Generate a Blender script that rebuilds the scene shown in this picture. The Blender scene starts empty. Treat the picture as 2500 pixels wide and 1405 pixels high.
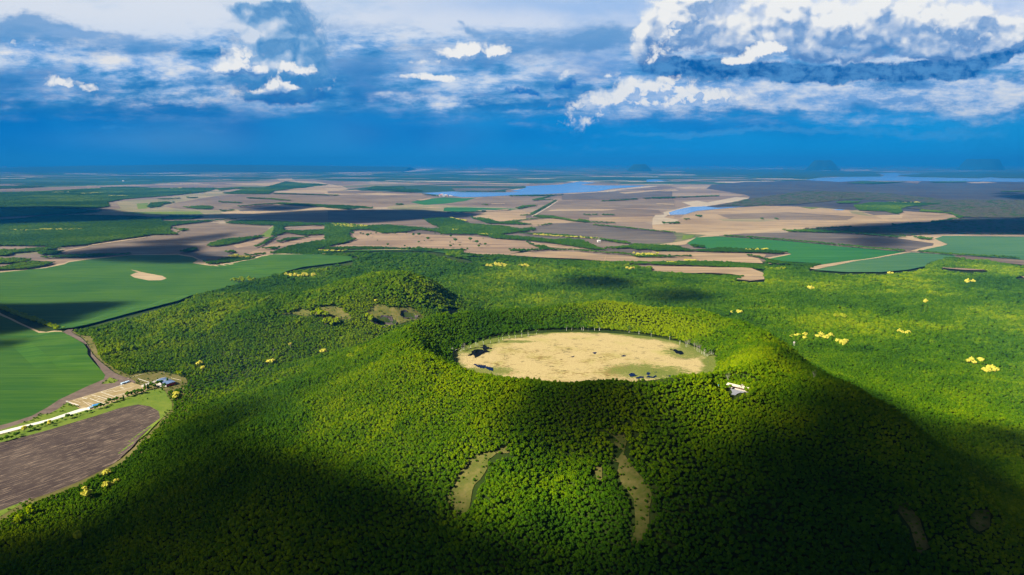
import bpy, math, random
import numpy as np
from mathutils import Vector, Matrix
from mathutils.geometry import delaunay_2d_cdt

S = bpy.context.scene
COL = S.collection
R = math.radians
rng = np.random.default_rng(11)
random.seed(11)

# ------------------------------------------------------------------ camera
HC = 400.0                                  # camera height above the plain
FPX = 1667.0                                # focal length in photo pixels (2500 wide)
PITCH = R(10.38)
cam_d = bpy.data.cameras.new('camera')
cam = bpy.data.objects.new('camera', cam_d)
COL.objects.link(cam)
cam.location = (0, 0, HC)
cam.rotation_euler = (R(90) - PITCH, 0, 0)
cam_d.sensor_width = 36.0
cam_d.lens = 36.0 * FPX / 2500.0
cam_d.clip_start = 1.0
cam_d.clip_end = 300000.0
S.camera = cam

# ------------------------------------------------------------------ sun
SUN_AZ, SUN_EL = R(-120.0), R(36.0)         # azimuth from +Y towards +X, elevation
SDIR = np.array([math.sin(SUN_AZ) * math.cos(SUN_EL), math.cos(SUN_AZ) * math.cos(SUN_EL), math.sin(SUN_EL)])
sun_d = bpy.data.lights.new('sun', 'SUN')
sun = bpy.data.objects.new('sun', sun_d)
COL.objects.link(sun)
sun_d.energy = 5.0
sun_d.angle = R(0.5)
sun_d.color = (1.0, 0.93, 0.80)
sun.rotation_euler = Vector(SDIR.tolist()).to_track_quat('Z', 'Y').to_euler()

S.view_settings.view_transform = 'Standard'
S.view_settings.look = 'None'
S.view_settings.gamma = 1.0
S.view_settings.exposure = 1.15
EXPO = 2.0 ** S.view_settings.exposure
try:
    S.view_settings.use_curve_mapping = False
except Exception:
    pass
C = S.cycles
C.use_denoising = True
try:
    C.denoiser = 'OPENIMAGEDENOISE'
except Exception:
    pass
C.max_bounces = 4
C.diffuse_bounces = 2
C.glossy_bounces = 2
C.transmission_bounces = 2
C.volume_bounces = 0
C.transparent_max_bounces = 24
C.use_adaptive_sampling = True
C.adaptive_threshold = 0.01
C.use_light_tree = False

# ------------------------------------------------------------------ node helper
class G:
    """small arithmetic wrapper over shader nodes"""
    def __init__(s, nt):
        s.nt = nt
    def node(s, t, **kw):
        n = s.nt.nodes.new(t)
        for k, v in kw.items():
            setattr(n, k, v)
        return n
    def put(s, sock, v):
        if v is None:
            return
        if hasattr(v, 'is_output'):
            s.nt.links.new(v, sock)
        else:
            sock.default_value = v
    def m(s, op, a, b=None, c=None, clamp=False):
        n = s.node('ShaderNodeMath', operation=op)
        n.use_clamp = clamp
        s.put(n.inputs[0], a); s.put(n.inputs[1], b); s.put(n.inputs[2], c)
        return n.outputs[0]
    def add(s, a, b): return s.m('ADD', a, b)
    def sub(s, a, b): return s.m('SUBTRACT', a, b)
    def mul(s, a, b): return s.m('MULTIPLY', a, b)
    def mx(s, a, b): return s.m('MAXIMUM', a, b)
    def mn(s, a, b): return s.m('MINIMUM', a, b)
    def ss(s, x, lo, hi, a=0.0, b=1.0):
        n = s.node('ShaderNodeMapRange', interpolation_type='SMOOTHSTEP')
        s.put(n.inputs[0], x)
        n.inputs[1].default_value = lo; n.inputs[2].default_value = hi
        n.inputs[3].default_value = a; n.inputs[4].default_value = b
        return n.outputs[0]
    def lin(s, x, lo, hi, a=0.0, b=1.0):
        n = s.node('ShaderNodeMapRange', interpolation_type='LINEAR')
        s.put(n.inputs[0], x)
        n.inputs[1].default_value = lo; n.inputs[2].default_value = hi
        n.inputs[3].default_value = a; n.inputs[4].default_value = b
        return n.outputs[0]
    def xyz(s, x=0.0, y=0.0, z=0.0):
        n = s.node('ShaderNodeCombineXYZ')
        s.put(n.inputs[0], x); s.put(n.inputs[1], y); s.put(n.inputs[2], z)
        return n.outputs[0]
    def sep(s, v):
        n = s.node('ShaderNodeSeparateXYZ')
        s.put(n.inputs[0], v)
        return n.outputs
    def noise(s, v, scale, detail=4.0, rough=0.5, dist=0.0, lac=2.0, out=0, dim='3D'):
        n = s.node('ShaderNodeTexNoise', noise_dimensions=dim)
        s.put(n.inputs['Vector'], v)
        n.inputs['Scale'].default_value = scale
        n.inputs['Detail'].default_value = detail
        n.inputs['Roughness'].default_value = rough
        n.inputs['Lacunarity'].default_value = lac
        n.inputs['Distortion'].default_value = dist
        return n.outputs[out]
    def mix(s, f, a, b):
        n = s.node('ShaderNodeMix', data_type='RGBA')
        s.put(n.inputs[0], f)
        for sock, v in ((n.inputs[6], a), (n.inputs[7], b)):
            if isinstance(v, tuple) and len(v) == 3:
                v = v + (1.0,)
            s.put(sock, v)
        return n.outputs[2]
    def ramp(s, x, pts):
        n = s.node('ShaderNodeValToRGB')
        s.put(n.inputs[0], x)
        e = n.color_ramp.elements
        while len(e) > 1:
            e.remove(e[-1])
        e[0].position = pts[0][0]; e[0].color = tuple(pts[0][1]) + (1.0,)
        for p, c in pts[1:]:
            k = e.new(p); k.color = tuple(c) + (1.0,)
        return n.outputs[0]
    def vm(s, op, a, b=None):
        n = s.node('ShaderNodeVectorMath', operation=op)
        s.put(n.inputs[0], a); s.put(n.inputs[1], b)
        return n.outputs[0]
    def scalev(s, a, k):
        n = s.node('ShaderNodeVectorMath', operation='MULTIPLY')
        s.put(n.inputs[0], a); n.inputs[1].default_value = k
        return n.outputs[0]

def srgb(r, g, b):
    def f(c):
        c /= 255.0
        return c / 12.92 if c <= 0.04045 else ((c + 0.055) / 1.055) ** 2.4
    return (f(r), f(g), f(b))
# ------------------------------------------------------------------ world: Nishita sky with clouds in the northern sky
def build_world():
    w = bpy.data.worlds.new('World')
    w.use_nodes = True
    nt = w.node_tree
    nt.nodes.clear()
    g = G(nt)
    sky = g.node('ShaderNodeTexSky', sky_type='NISHITA')
    sky.sun_disc = False
    sky.sun_elevation = SUN_EL
    sky.sun_rotation = SUN_AZ
    sky.altitude = 400
    tc = g.node('ShaderNodeTexCoord')
    D = tc.outputs['Generated']
    dx, dy, dz = g.sep(D)
    yy = g.mx(dy, 0.12)
    px = g.m('DIVIDE', dx, yy)
    pz = g.m('DIVIDE', dz, yy)
    def Q(u, v):                                  # where a photo pixel lies on the sky, as (x/y, z/y)
        b = 702.5 - v
        y = FPX * math.cos(PITCH) + b * math.sin(PITCH)
        return ((u - 1250) / y, (-FPX * math.sin(PITCH) + b * math.cos(PITCH)) / y)
    K = 1.0 / 1690.0                              # one photo pixel in those units, about

    # every texture first (this order keeps the number of live values small); then plain arithmetic
    P = g.xyz(px, pz, 0.0)
    def vnoise(Pin, sc, det, ro):
        n = g.node('ShaderNodeSeparateColor')
        g.put(n.inputs[0], g.noise(Pin, sc, det, ro, out=1, dim='2D'))
        return g.sub(n.outputs[0], 0.5), g.sub(n.outputs[1], 0.5)
    wa, wb = vnoise(P, 9.0, 5.0, 0.55)            # warp: turbulence that breaks every outline
    wc, wd = vnoise(P, 42.0, 4.0, 0.6)
    xw = g.add(px, g.mul(wa, 0.055)); yw = g.add(pz, g.mul(wb, 0.030))
    x2 = g.add(xw, g.mul(wc, 0.016)); y2 = g.add(yw, g.mul(wd, 0.014))
    P2 = g.xyz(x2, y2, 0.0)
    xc = g.add(px, g.add(g.mul(wa, 0.020), g.mul(wc, 0.012))); yc = g.add(pz, g.add(g.mul(wb, 0.014), g.mul(wd, 0.011)))
    PC = g.xyz(xc, g.mul(yc, 1.25), 0.0)
    P3 = g.xyz(g.sub(xc, 0.0085), g.mul(g.add(yc, 0.0105), 1.25), 0.0)
    n_big = g.noise(g.xyz(px, g.mul(pz, 3.2), 0.3), 3.2, 5.0, 0.56, dim='2D')
    n_mid = g.noise(g.xyz(px, g.add(g.mul(pz, 4.6), 1.7), 0.0), 6.5, 7.0, 0.60, dim='2D')
    n_fin = g.noise(g.xyz(px, g.add(g.mul(pz, 2.6), 4.1), 0.0), 22.0, 6.0, 0.62, dim='2D')
    nf = g.noise(P2, 75.0, 4.0, 0.6, dim='2D')
    VOR = {}
    for bscale in (15.0, 44.0):
        for key, Pin in ((0, PC), (1, P3)):
            v = g.node('ShaderNodeTexVoronoi', feature='SMOOTH_F1', voronoi_dimensions='2D')
            g.put(v.inputs['Vector'], Pin)
            v.inputs['Scale'].default_value = bscale
            v.inputs['Detail'].default_value = 2.0
            v.inputs['Roughness'].default_value = 0.55; v.inputs['Lacunarity'].default_value = 2.3
            v.inputs['Smoothness'].default_value = 0.45
            VOR[(bscale, key)] = v.outputs['Distance']
    tiny = g.mul(nf, 1e-7)
    px = g.add(px, tiny); pz = g.add(pz, tiny)
    P = (px, pz); Pw = (g.add(xw, tiny), g.add(yw, tiny)); Pw2 = (x2, y2)
    Pcu = (xc, yc)
    Poff = (g.sub(xc, 0.0085), g.add(yc, 0.0105))

    def blob(Pin, u, v, ru, rv, rot=0.0):
        cu, cv = Q(u, v)
        x = g.sub(Pin[0], cu); y = g.sub(Pin[1], cv)
        if rot:
            c, s_ = math.cos(R(rot)), math.sin(R(rot))
            x, y = g.m('MULTIPLY_ADD', x, c, g.mul(y, s_)), g.m('MULTIPLY_ADD', y, c, g.mul(x, -s_))
        x = g.mul(x, 1.0 / (ru * K)); y = g.mul(y, 1.0 / (rv * K))
        q = g.m('MULTIPLY_ADD', x, x, g.mul(y, y))
        return g.m('POWER', math.exp(-1.0), q)
    def field(Pin, blobs):
        out = None
        for b in blobs:
            wgt = b[5] if len(b) > 5 else 1.0
            e = blob(Pin, *b[:4], rot=(b[4] if len(b) > 4 else 0.0))
            if wgt != 1.0:
                e = g.mul(e, wgt)
            out = e if out is None else g.add(out, e)
        return out

    # --- clear background, deep blue low down, paler to the right and up
    lowc = g.mix(g.ss(px, -0.75, 0.6), srgb(0, 106, 184), srgb(0, 150, 222))
    midc = g.mix(g.ss(px, -0.75, 0.75), srgb(22, 116, 186), srgb(78, 150, 220))
    highc = g.mix(g.ss(px, -0.5, 0.6), srgb(175, 205, 238), srgb(150, 188, 236))
    base = g.mix(g.ss(pz, 0.0, 0.075), lowc, midc)
    base = g.mix(g.ss(pz, 0.09, 0.21), base, highc)

    # --- veil of high white cloud
    hv = g.mul(g.ss(g.add(pz, g.mul(g.sub(n_mid, 0.5), 0.05)), 0.120, 0.170), g.ss(n_big, 0.22, 0.46))
    white_hi = g.mix(g.ss(px, -0.5, 0.25), srgb(224, 231, 242), srgb(210, 222, 243))
    base = g.mix(hv, base, white_hi)
    base = g.mix(g.mul(field(Pw, [(1380, 6, 330, 26, 0), (640, 0, 100, 20, 0, .3)]), 0.7), base, srgb(146, 188, 238))

    # --- layered mid cloud: lavender-blue and pale bands
    band = g.mul(g.ss(pz, 0.040, 0.085), g.sub(1.0, g.ss(pz, 0.165, 0.205)))
    mixn = g.add(g.mul(n_mid, 0.62), g.mul(n_fin, 0.38))
    tone = g.ss(g.add(mixn, g.mul(g.sub(pz, 0.10), 1.3)), 0.34, 0.68)
    midcol = g.ramp(tone, [(0.0, srgb(34, 122, 192)), (0.30, srgb(78, 148, 206)), (0.55, srgb(122, 172, 224)),
                           (0.80, srgb(172, 200, 234)), (1.0, srgb(216, 227, 243))])
    base = g.mix(g.mul(band, g.ss(n_big, 0.24, 0.42)), base, midcol)

    # broad blue-grey streaks (shaded layers)
    dk = field(Pw2, [(60, 80, 260, 40, -8), (250, 95, 220, 22, -10, .9), (60, 200, 230, 36, -2, .9), (1300, 108, 250, 28, 2), (1120, 150, 160, 26, 0, .8), (1020, 300, 380, 24, 0, .8),
                     (240, 300, 420, 40, 0, .9), (1520, 90, 130, 34, 0, .8), (1080, 235, 240, 20, 2, .5), (900, 190, 90, 70, 0, .8), (1900, 290, 420, 26, -3, .7), (1140, 64, 40, 12, -30, .8), (480, 260, 260, 18, 2, .6)])
    dka = g.mul(g.ss(g.add(dk, g.mul(g.sub(n_fin, 0.5), 1.5)), 0.25, 1.0), 0.82)
    dcol = g.mix(g.ss(pz, 0.05, 0.20), srgb(14, 112, 188), srgb(98, 156, 210))
    dcol = g.mix(g.mul(g.ss(n_mid, 0.45, 0.62), 0.5), dcol, srgb(120, 168, 220))
    base = g.mix(dka, base, dcol)

    # pale bands: lit layers
    lt = field(Pw2, [(330, 150, 260, 34, -4, .9), (60, 118, 80, 22, 0, 1.1), (480, 215, 300, 34, 0, .65), (1050, 245, 170, 16, -4, .9), (1600, 240, 320, 44, 3), (1480, 300, 110, 22, 10, .9),
                     (2250, 245, 420, 40, 0, 1.1), (2420, 205, 260, 30, -6), (1900, 235, 260, 26, 0, .9), (2300, 292, 260, 9, 0, 1.1), (660, 145, 200, 45, 0, .5),
                     (1180, 95, 90, 18, 0, .5), (950, 112, 150, 24, 0, .6), (330, 250, 200, 14, 0, .5)])
    lta = g.ss(g.add(lt, g.mul(g.sub(mixn, 0.5), 2.6)), 0.25, 1.25)
    lcol = g.ramp(g.add(g.mul(n_fin, 0.9), g.mul(g.sub(n_mid, 0.5), 0.6)),
                  [(0.32, srgb(132, 178, 230)), (0.43, srgb(178, 203, 237)), (0.54, srgb(214, 225, 241)), (0.68, srgb(243, 241, 238))])
    base = g.mix(g.mul(lta, 0.92), base, lcol)

    # --- rain shafts and dark belt under the cloud deck
    belt = g.mul(g.ss(g.add(pz, g.mul(g.sub(n_mid, 0.5), 0.035)), 0.080, 0.050), g.ss(pz, -0.05, 0.0))
    beltc = g.mix(g.ss(px, -0.7, 0.6), srgb(0, 118, 200), srgb(0, 154, 226))
    beltc = g.mix(g.mul(g.mn(field(Pw, [(1000, 330, 480, 26), (250, 280, 420, 26), (700, 315, 200, 24), (1750, 305, 300, 20, -3)]), 1.0), 0.8), beltc, srgb(0, 112, 194))
    beltc = g.mix(g.mul(g.mn(field(P, [(470, 365, 150, 60), (300, 345, 160, 24, 0, .5), (800, 370, 130, 70, 20, .45), (1100, 350, 90, 50, 25, .3)]), 1.0), 0.62), beltc, srgb(104, 160, 212))
    shafts = g.noise(g.xyz(g.add(px, g.mul(pz, 0.5)), g.mul(pz, 0.15), 0), 5.0, 2.0, 0.5, dim='2D')
    beltc = g.mix(g.mul(g.ss(shafts, .40, .68), 0.45), beltc, srgb(40, 156, 222))
    base = g.mix(g.mul(belt, 0.93), base, beltc)
    thin = field(Pw2, [(1750, 322, 330, 9, 2), (2250, 325, 260, 12, -2), (1500, 362, 300, 8, 1, .6), (330, 310, 260, 8, 0, .5)])
    base = g.mix(g.mul(g.ss(g.add(thin, g.mul(g.sub(n_fin, .5), 1.4)), .3, 1.1), 0.5), base, srgb(84, 164, 224))

    # --- cumulus: a density field, lit by comparing it with itself a step towards the sun
    def cumulus(base, blobs, base_pz, soft, lo, hi, cols, bscale=44.0, amp=1.2, gain=1.3, hold=1.0, off=0.56, cap=1.35):
        def dens(Pin, key):
            f = g.m('MINIMUM', field(Pin, blobs), cap)
            return g.add(f, g.mul(g.sub(0.55, VOR[(bscale, key)]), amp * 0.42))
        d1 = dens(Pcu, 0)
        d2 = dens(Poff, 1)
        d = g.add(d1, g.mul(g.sub(nf, 0.5), 0.75))
        a = g.ss(d, lo, hi)
        lit = g.add(off, g.mul(g.sub(d1, d2), gain))
        lit = g.add(lit, g.mul(g.sub(nf, 0.5), 0.22))
        lit = g.add(lit, g.mul(g.sub(n_big, 0.5), 0.9))
        lit = g.mx(lit, g.add(0.14, g.mul(nf, 0.46)))
        # flat shaded underside
        up = g.ss(g.add(pz, g.mul(g.sub(n_fin, 0.5), soft)), base_pz - soft * .6, base_pz + soft * 1.4)
        lit = g.mul(lit, g.add(0.06, g.mul(up, 0.94)))
        col = g.ramp(lit, list(zip((0.0, 0.26, 0.48, 0.70, 0.96), cols)))
        return g.mix(g.mul(a, hold), base, col)
    WH = (srgb(40, 112, 184), srgb(112, 160, 212), srgb(172, 196, 228), srgb(218, 226, 238), srgb(250, 249, 246))
    # dark tower, left of centre
    base = cumulus(base, [(700, 50, 110, 62), (640, 0, 90, 40), (735, 140, 95, 74), (720, 200, 90, 48), (610, 80, 60, 40, -30, .6), (690, 236, 110, 16), (600, 20, 80, 20, -35, .7), (600, 190, 90, 40, 0, .8), (560, 150, 60, 40, 0, .7)],
                   Q(0, 232)[1], 0.03, 0.40, 1.0, (srgb(20, 108, 184), srgb(66, 138, 198), srgb(112, 164, 212), srgb(160, 192, 226), srgb(216, 226, 240)), 15.0, 1.0, 2.0, 0.97, off=.50)
    # bright heads in front of it and the small puffs
    base = cumulus(base, [(588, 140, 36, 30), (552, 172, 44, 22), (630, 175, 34, 18), (700, 165, 24, 16)],
                   Q(0, 186)[1], 0.018, 0.36, 0.95, WH, 44.0, 1.5, 2.6, off=.52)
    base = cumulus(base, [(686, 164, 24, 16), (738, 172, 34, 15), (680, 205, 40, 17), (640, 222, 56, 10), (710, 215, 40, 14), (800, 212, 30, 30, 0, .6)],
                   Q(0, 222)[1], 0.016, 0.36, 0.95, WH, 44.0, 1.5, 2.6, off=.52)
    base = cumulus(base, [(140, 203, 42, 17), (215, 222, 46, 22, -25, .85), (1150, 120, 66, 22), (1110, 132, 46, 16), (1225, 126, 28, 19),
                          (1020, 190, 62, 10), (1100, 195, 44, 8), (1040, 158, 50, 10, 0, .6), (40, 116, 60, 22, 0, .6)],
                   Q(0, 400)[1], 0.02, 0.36, 0.98, WH, 44.0, 1.5, 2.6, off=.52)
    base = cumulus(base, [(1378, 182, 30, 22), (1388, 205, 40, 16), (1482, 190, 16, 8), (1260, 215, 60, 14, 0, .7), (1300, 228, 50, 10, 0, .7)],
                   Q(0, 196)[1], 0.02, 0.45, 0.86, (srgb(20, 112, 194), srgb(74, 144, 206), srgb(130, 176, 222), srgb(196, 212, 236), srgb(240, 242, 244)), 44.0, 1.2, 1.5, off=.52)
    # lit layer beneath the great cloud
    base = cumulus(base, [(1560, 215, 130, 26, -6), (1500, 255, 160, 28, 3), (1420, 300, 56, 22, 8), (1700, 235, 200, 24), (1650, 190, 60, 14), (1760, 190, 34, 18)],
                   Q(0, 320)[1], 0.04, 0.40, 1.15, (srgb(70, 144, 216), srgb(128, 176, 228), srgb(178, 202, 236), srgb(222, 230, 242), srgb(248, 247, 244)), 44.0, 1.8, 2.2, 0.92, off=.60)
    # the great cloud's dark base, then its lit body
    basec = field(Pw2, [(1690, 178, 130, 28), (1620, 160, 60, 18), (1900, 172, 200, 26), (2120, 180, 200, 20), (2330, 152, 160, 22, 14), (2460, 130, 90, 22, 18), (2340, 182, 40, 11, 0, .8)])
    ba = g.ss(g.add(basec, g.mul(g.sub(n_fin, 0.5), 1.0)), 0.40, 0.80)
    base = g.mix(ba, base, g.mix(g.ss(g.add(g.mul(n_fin, .6), g.mul(nf, .4)), .36, .62), srgb(14, 94, 168), srgb(84, 146, 204)))
    GC = (srgb(44, 112, 182), srgb(128, 166, 212), srgb(178, 198, 226), srgb(216, 224, 236), srgb(247, 247, 245))
    base = cumulus(base, [(1640, 24, 70, 56), (1590, 110, 54, 42), (1650, 85, 80, 60), (1556, 150, 30, 20), (1740, 60, 110, 60), (1900, 40, 170, 56), (1840, 110, 70, 36, 10),
                          (2080, 60, 190, 74), (2010, 125, 80, 30), (2280, 60, 210, 66), (2190, 125, 120, 30), (2430, 70, 140, 50), (1760, 0, 120, 50),
                          (2400, 108, 110, 26, 12)],
                   Q(0, 146)[1], 0.06, 0.48, 0.98, GC, 15.0, 2.1, 2.1, off=.66)
    base = cumulus(base, [(1850, 126, 58, 26, 16), (1800, 152, 46, 13), (1890, 116, 30, 18)],
                   Q(0, 164)[1], 0.014, 0.38, 0.90, WH, 44.0, 1.5, 2.4, off=.60)
    base = cumulus(base, [(1588, 150, 46, 22), (1622, 108, 40, 30), (1640, 50, 30, 40), (1700, 60, 40, 30, 0, .8), (2300, 60, 60, 30, 0, .8), (2420, 90, 60, 20, 0, .8), (2060, 60, 70, 34, 0, .7)],
                   Q(0, 166)[1], 0.02, 0.50, 1.1, WH, 44.0, 1.6, 2.2, 0.85, off=.66)

    # the clouds fill the northern sky; elsewhere the plain Nishita sky at low strength
    f_up = g.ss(dz, 0.30, 0.225)
    f_dn = g.ss(dz, -0.06, -0.01)
    f_az = g.ss(g.m('DIVIDE', dy, g.m('SQRT', g.add(g.mul(dx, dx), g.mul(dy, dy)))), 0.55, 0.76)
    f = g.mul(g.mul(f_up, f_dn), f_az)
    b1 = g.node('ShaderNodeBackground'); g.put(b1.inputs[0], sky.outputs[0]); b1.inputs[1].default_value = 0.05
    # unseen dark broken cloud, added over the Nishita sky to cut its fill light
    deck = g.mul(g.ss(n_big, 0.30, 0.42), g.ss(dz, -0.02, 0.10))
    b3 = g.node('ShaderNodeBackground'); b3.inputs[0].default_value = (.030, .042, .062, 1); b3.inputs[1].default_value = 1.0
    m0 = g.node('ShaderNodeMixShader'); g.put(m0.inputs[0], g.mul(deck, 0.85)); g.put(m0.inputs[1], b1.outputs[0]); g.put(m0.inputs[2], b3.outputs[0])
    b2 = g.node('ShaderNodeBackground'); g.put(b2.inputs[0], base); b2.inputs[1].default_value = 1.0 / EXPO
    ms = g.node('ShaderNodeMixShader')
    g.put(ms.inputs[0], f); g.put(ms.inputs[1], m0.outputs[0]); g.put(ms.inputs[2], b2.outputs[0])
    o = g.node('ShaderNodeOutputWorld')
    g.put(o.inputs[0], ms.outputs[0])
    S.world = w
    w.cycles.sampling_method = 'MANUAL'
    w.cycles.sample_map_resolution = 512
build_world()
# ------------------------------------------------------------------ terrain
_perm = np.random.default_rng(5).random((256, 256))
def vnoise2(x, y):
    xi = np.floor(x).astype(int); yi = np.floor(y).astype(int)
    fx = x - xi; fy = y - yi
    fx = fx * fx * (3 - 2 * fx); fy = fy * fy * (3 - 2 * fy)
    a = _perm[xi & 255, yi & 255]; b = _perm[(xi + 1) & 255, yi & 255]
    c = _perm[xi & 255, (yi + 1) & 255]; d = _perm[(xi + 1) & 255, (yi + 1) & 255]
    return (a * (1 - fx) + b * fx) * (1 - fy) + (c * (1 - fx) + d * fx) * fy - 0.5
def fbm(x, y, scale, octv=4, seed=0.0):
    o = 0; amp = 1.0; f = 1.0 / scale
    for k in range(octv):
        o = o + amp * vnoise2(x * f + 17.3 * k + seed, y * f - 9.1 * k + seed * 1.7)
        amp *= 0.5; f *= 2.03
    return o
def sstep(t):
    t = np.clip(t, 0, 1)
    return t * t * (3 - 2 * t)

CX, CY = 115.0, 1038.0                      # the crater
RIDGE = [(1320, 270, 100), (1150, 335, 122), (1020, 366, 131), (885, 380, 133), (800, 405, 124), (715, 426, 112), (658, 440, 92), (620, 450, 72), (582, 460, 54), (500, 480, 26), (300, 500, 0)]
RY = np.array([p[0] for p in RIDGE][::-1], float)
RX = np.array([p[1] for p in RIDGE][::-1], float)
RZ = np.array([p[2] for p in RIDGE][::-1], float)

def height(x, y):
    x = np.asarray(x, float); y = np.asarray(y, float)
    dx = x - CX; dy = y - CY
    r = np.sqrt(dx * dx + dy * dy * 1.06)
    th = np.arctan2(dx, dy)                 # 0 = north, +90 = east
    crest = 131 - np.where(np.cos(th) < 0, 13, 5) * np.cos(th) + 3 * np.sin(3 * th + 1)
    Rb = 665 + 30 * np.cos(th + 2.2)
    Rb = Rb - 110 * np.exp(-((th - 1.7) / 0.6) ** 2)
    Rb = np.where(np.abs(th) < 1.4, Rb - 120 * np.cos(th * 1.12) ** 2, Rb)
    rim = 100 + (crest - 100) * sstep((r - 196) / 84.0)
    s = np.clip((r - 285) / (Rb - 285), 0, 1)
    out = crest * (1 - s) ** 1.42
    cone = np.where(r < 283, rim, out)
    # shoulder running south-east from the rim
    yr = np.clip(y, RY[0], RY[-1])
    rx = np.interp(yr, RY, RX); rz = np.interp(yr, RY, RZ)
    d = x - rx
    sig = np.where(d > 0, 74.0, 200.0)
    ridge = rz * np.exp(-0.5 * (d / sig) ** 2) * sstep((1330 - y) / 130.0)
    ridge = np.where(r < 283, np.minimum(ridge, rim), ridge)
    k = 14.0
    m = np.maximum(cone, ridge)
    hill = m + k * np.exp(-np.abs(cone - ridge) / k) * 0.35 * (r > 283) * sstep((m - 3) / 25.0)
    hill = np.where(r < 200, 100, hill)
    # the forested hill behind, to the left
    xr = np.array([-1150, -1040, -900, -760, -640, -520, -400, -330, -270, -215, -150, -60])
    zr = np.array([0, 3, 20, 38, 50, 62, 88, 104, 103, 78, 34, 0])
    yc = np.interp(x, [-1150, -700, -300, 0], [1650, 1720, 1735, 1760])
    zz = np.interp(x, xr, zr)
    dyh = y - yc
    hl = zz * np.where(dyh < 0, np.exp(-0.5 * (np.abs(dyh) / 170.0) ** 2.3), np.exp(-0.5 * (dyh / 190.0) ** 2))
    hl = hl + 26 * np.exp(-((x + 560) / 300) ** 2 - ((y - 1540) / 150) ** 2)
    low = 26 * np.exp(-((x + 420) / 460) ** 2 - ((y - 2780) / 240) ** 2)
    low2 = 20 * np.exp(-((x - 1500) / 700) ** 2 - ((y - 1900) / 600) ** 2)
    h = np.maximum(np.maximum(hill, hl) + low + low2 - 1.5, 0)
    # roughness of the slopes; flat where the fields and the crater floor are
    rough = sstep(h / 40.0) * (1 - sstep((205 - r) / 10.0))
    inner = 1 - sstep((300 - r) / 60.0)
    h = h + rough * inner * (fbm(x, y, 190, 4) * 20.0) + rough * fbm(x, y, 45, 3, 3.0) * 4.0 * (1 - sstep((215 - r) / 20.0))
    # gullies on the near slope
    g = np.exp(-((x - 60 + 0.12 * (y - 600)) / 34) ** 2) * sstep((770 - y) / 90.0) + 0.8 * np.exp(-((x + 190 + 0.35 * (y - 600)) / 40) ** 2) * sstep((760 - y) / 90.0)
    h = h - 13 * g * sstep(h / 30.0)
    # quarry pits in the hill's foot
    for (qx, qy, qa, qb) in QUARRY:
        q = ((x - qx) / qa) ** 2 + ((y - qy) / qb) ** 2
        h = h - 11 * sstep((1.15 - q) / 0.5)
    for (qx, qy, qr, qz) in PADS:
        q = np.sqrt((x - qx) ** 2 + (y - qy) ** 2) / qr
        k_ = sstep((1.5 - q) / 0.6)
        h = h * (1 - k_) + qz * k_
    return h
PADS = [(270, 788, 27, 129.0)]
QUARRY = [(-286, 1507, 25, 15), (-238, 1539, 19, 13)]

CP, SP = math.cos(PITCH), math.sin(PITCH)
def ray(u, v):
    u = np.asarray(u, float); v = np.asarray(v, float)
    b = 702.5 - v
    return (u - 1250), FPX * CP + b * SP, -FPX * SP + b * CP
def on_plane(u, v, z=0.0):
    dx, dy, dz = ray(u, v)
    dz = np.minimum(dz, -4.0)
    t = (z - HC) / dz
    return dx * t, dy * t
def on_ground(u, v, lift=0.0):
    """first hit of the ray through photo pixel (u, v) with the terrain"""
    dx, dy, dz = ray(np.atleast_1d(u), np.atleast_1d(v))
    dz = np.minimum(dz, -4.0)
    lo = np.empty(len(dx)); hi = np.empty(len(dx))
    for a in range(0, len(dx), 400):
        s_ = slice(a, a + 400)
        X = dx[s_, None] * TS_; Y = dy[s_, None] * TS_
        below = HC + dz[s_, None] * TS_ < height(X, Y) + lift
        below[:, -1] = True
        k = np.maximum(below.argmax(1), 1)
        lo[s_] = TS_[k - 1]; hi[s_] = TS_[k]
    for i in range(14):
        mid = (lo + hi) / 2
        b = HC + dz * mid < height(dx * mid, dy * mid) + lift
        hi = np.where(b, mid, hi); lo = np.where(b, lo, mid)
    return dx * hi, dy * hi
TS_ = np.concatenate([np.arange(380, 2600, 6.0), 2600 * 1.006 ** np.arange(0, 640)]) / FPX
def project(x, y, z):
    """world -> photo pixel"""
    zz = z - HC
    dep = y * CP - zz * SP
    up = y * SP + zz * CP
    return 1250 + FPX * x / dep, 702.5 - FPX * up / dep

def in_poly(x, y, poly):
    """vectorised point in polygon"""
    inside = np.zeros(x.shape, bool)
    bx0, by0 = poly.min(0); bx1, by1 = poly.max(0)
    box = (x >= bx0) & (x <= bx1) & (y >= by0) & (y <= by1)
    if not box.any():
        return inside
    xs = x[box]; ys = y[box]; ins = np.zeros(xs.shape, bool)
    n = len(poly)
    for i in range(n):
        x1, y1 = poly[i]; x2, y2 = poly[(i + 1) % n]
        if y1 == y2:
            continue
        c = (y1 > ys) != (y2 > ys)
        ins ^= c & (xs < (x2 - x1) * (ys - y1) / (y2 - y1) + x1)
    inside[box] = ins
    return inside

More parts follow.
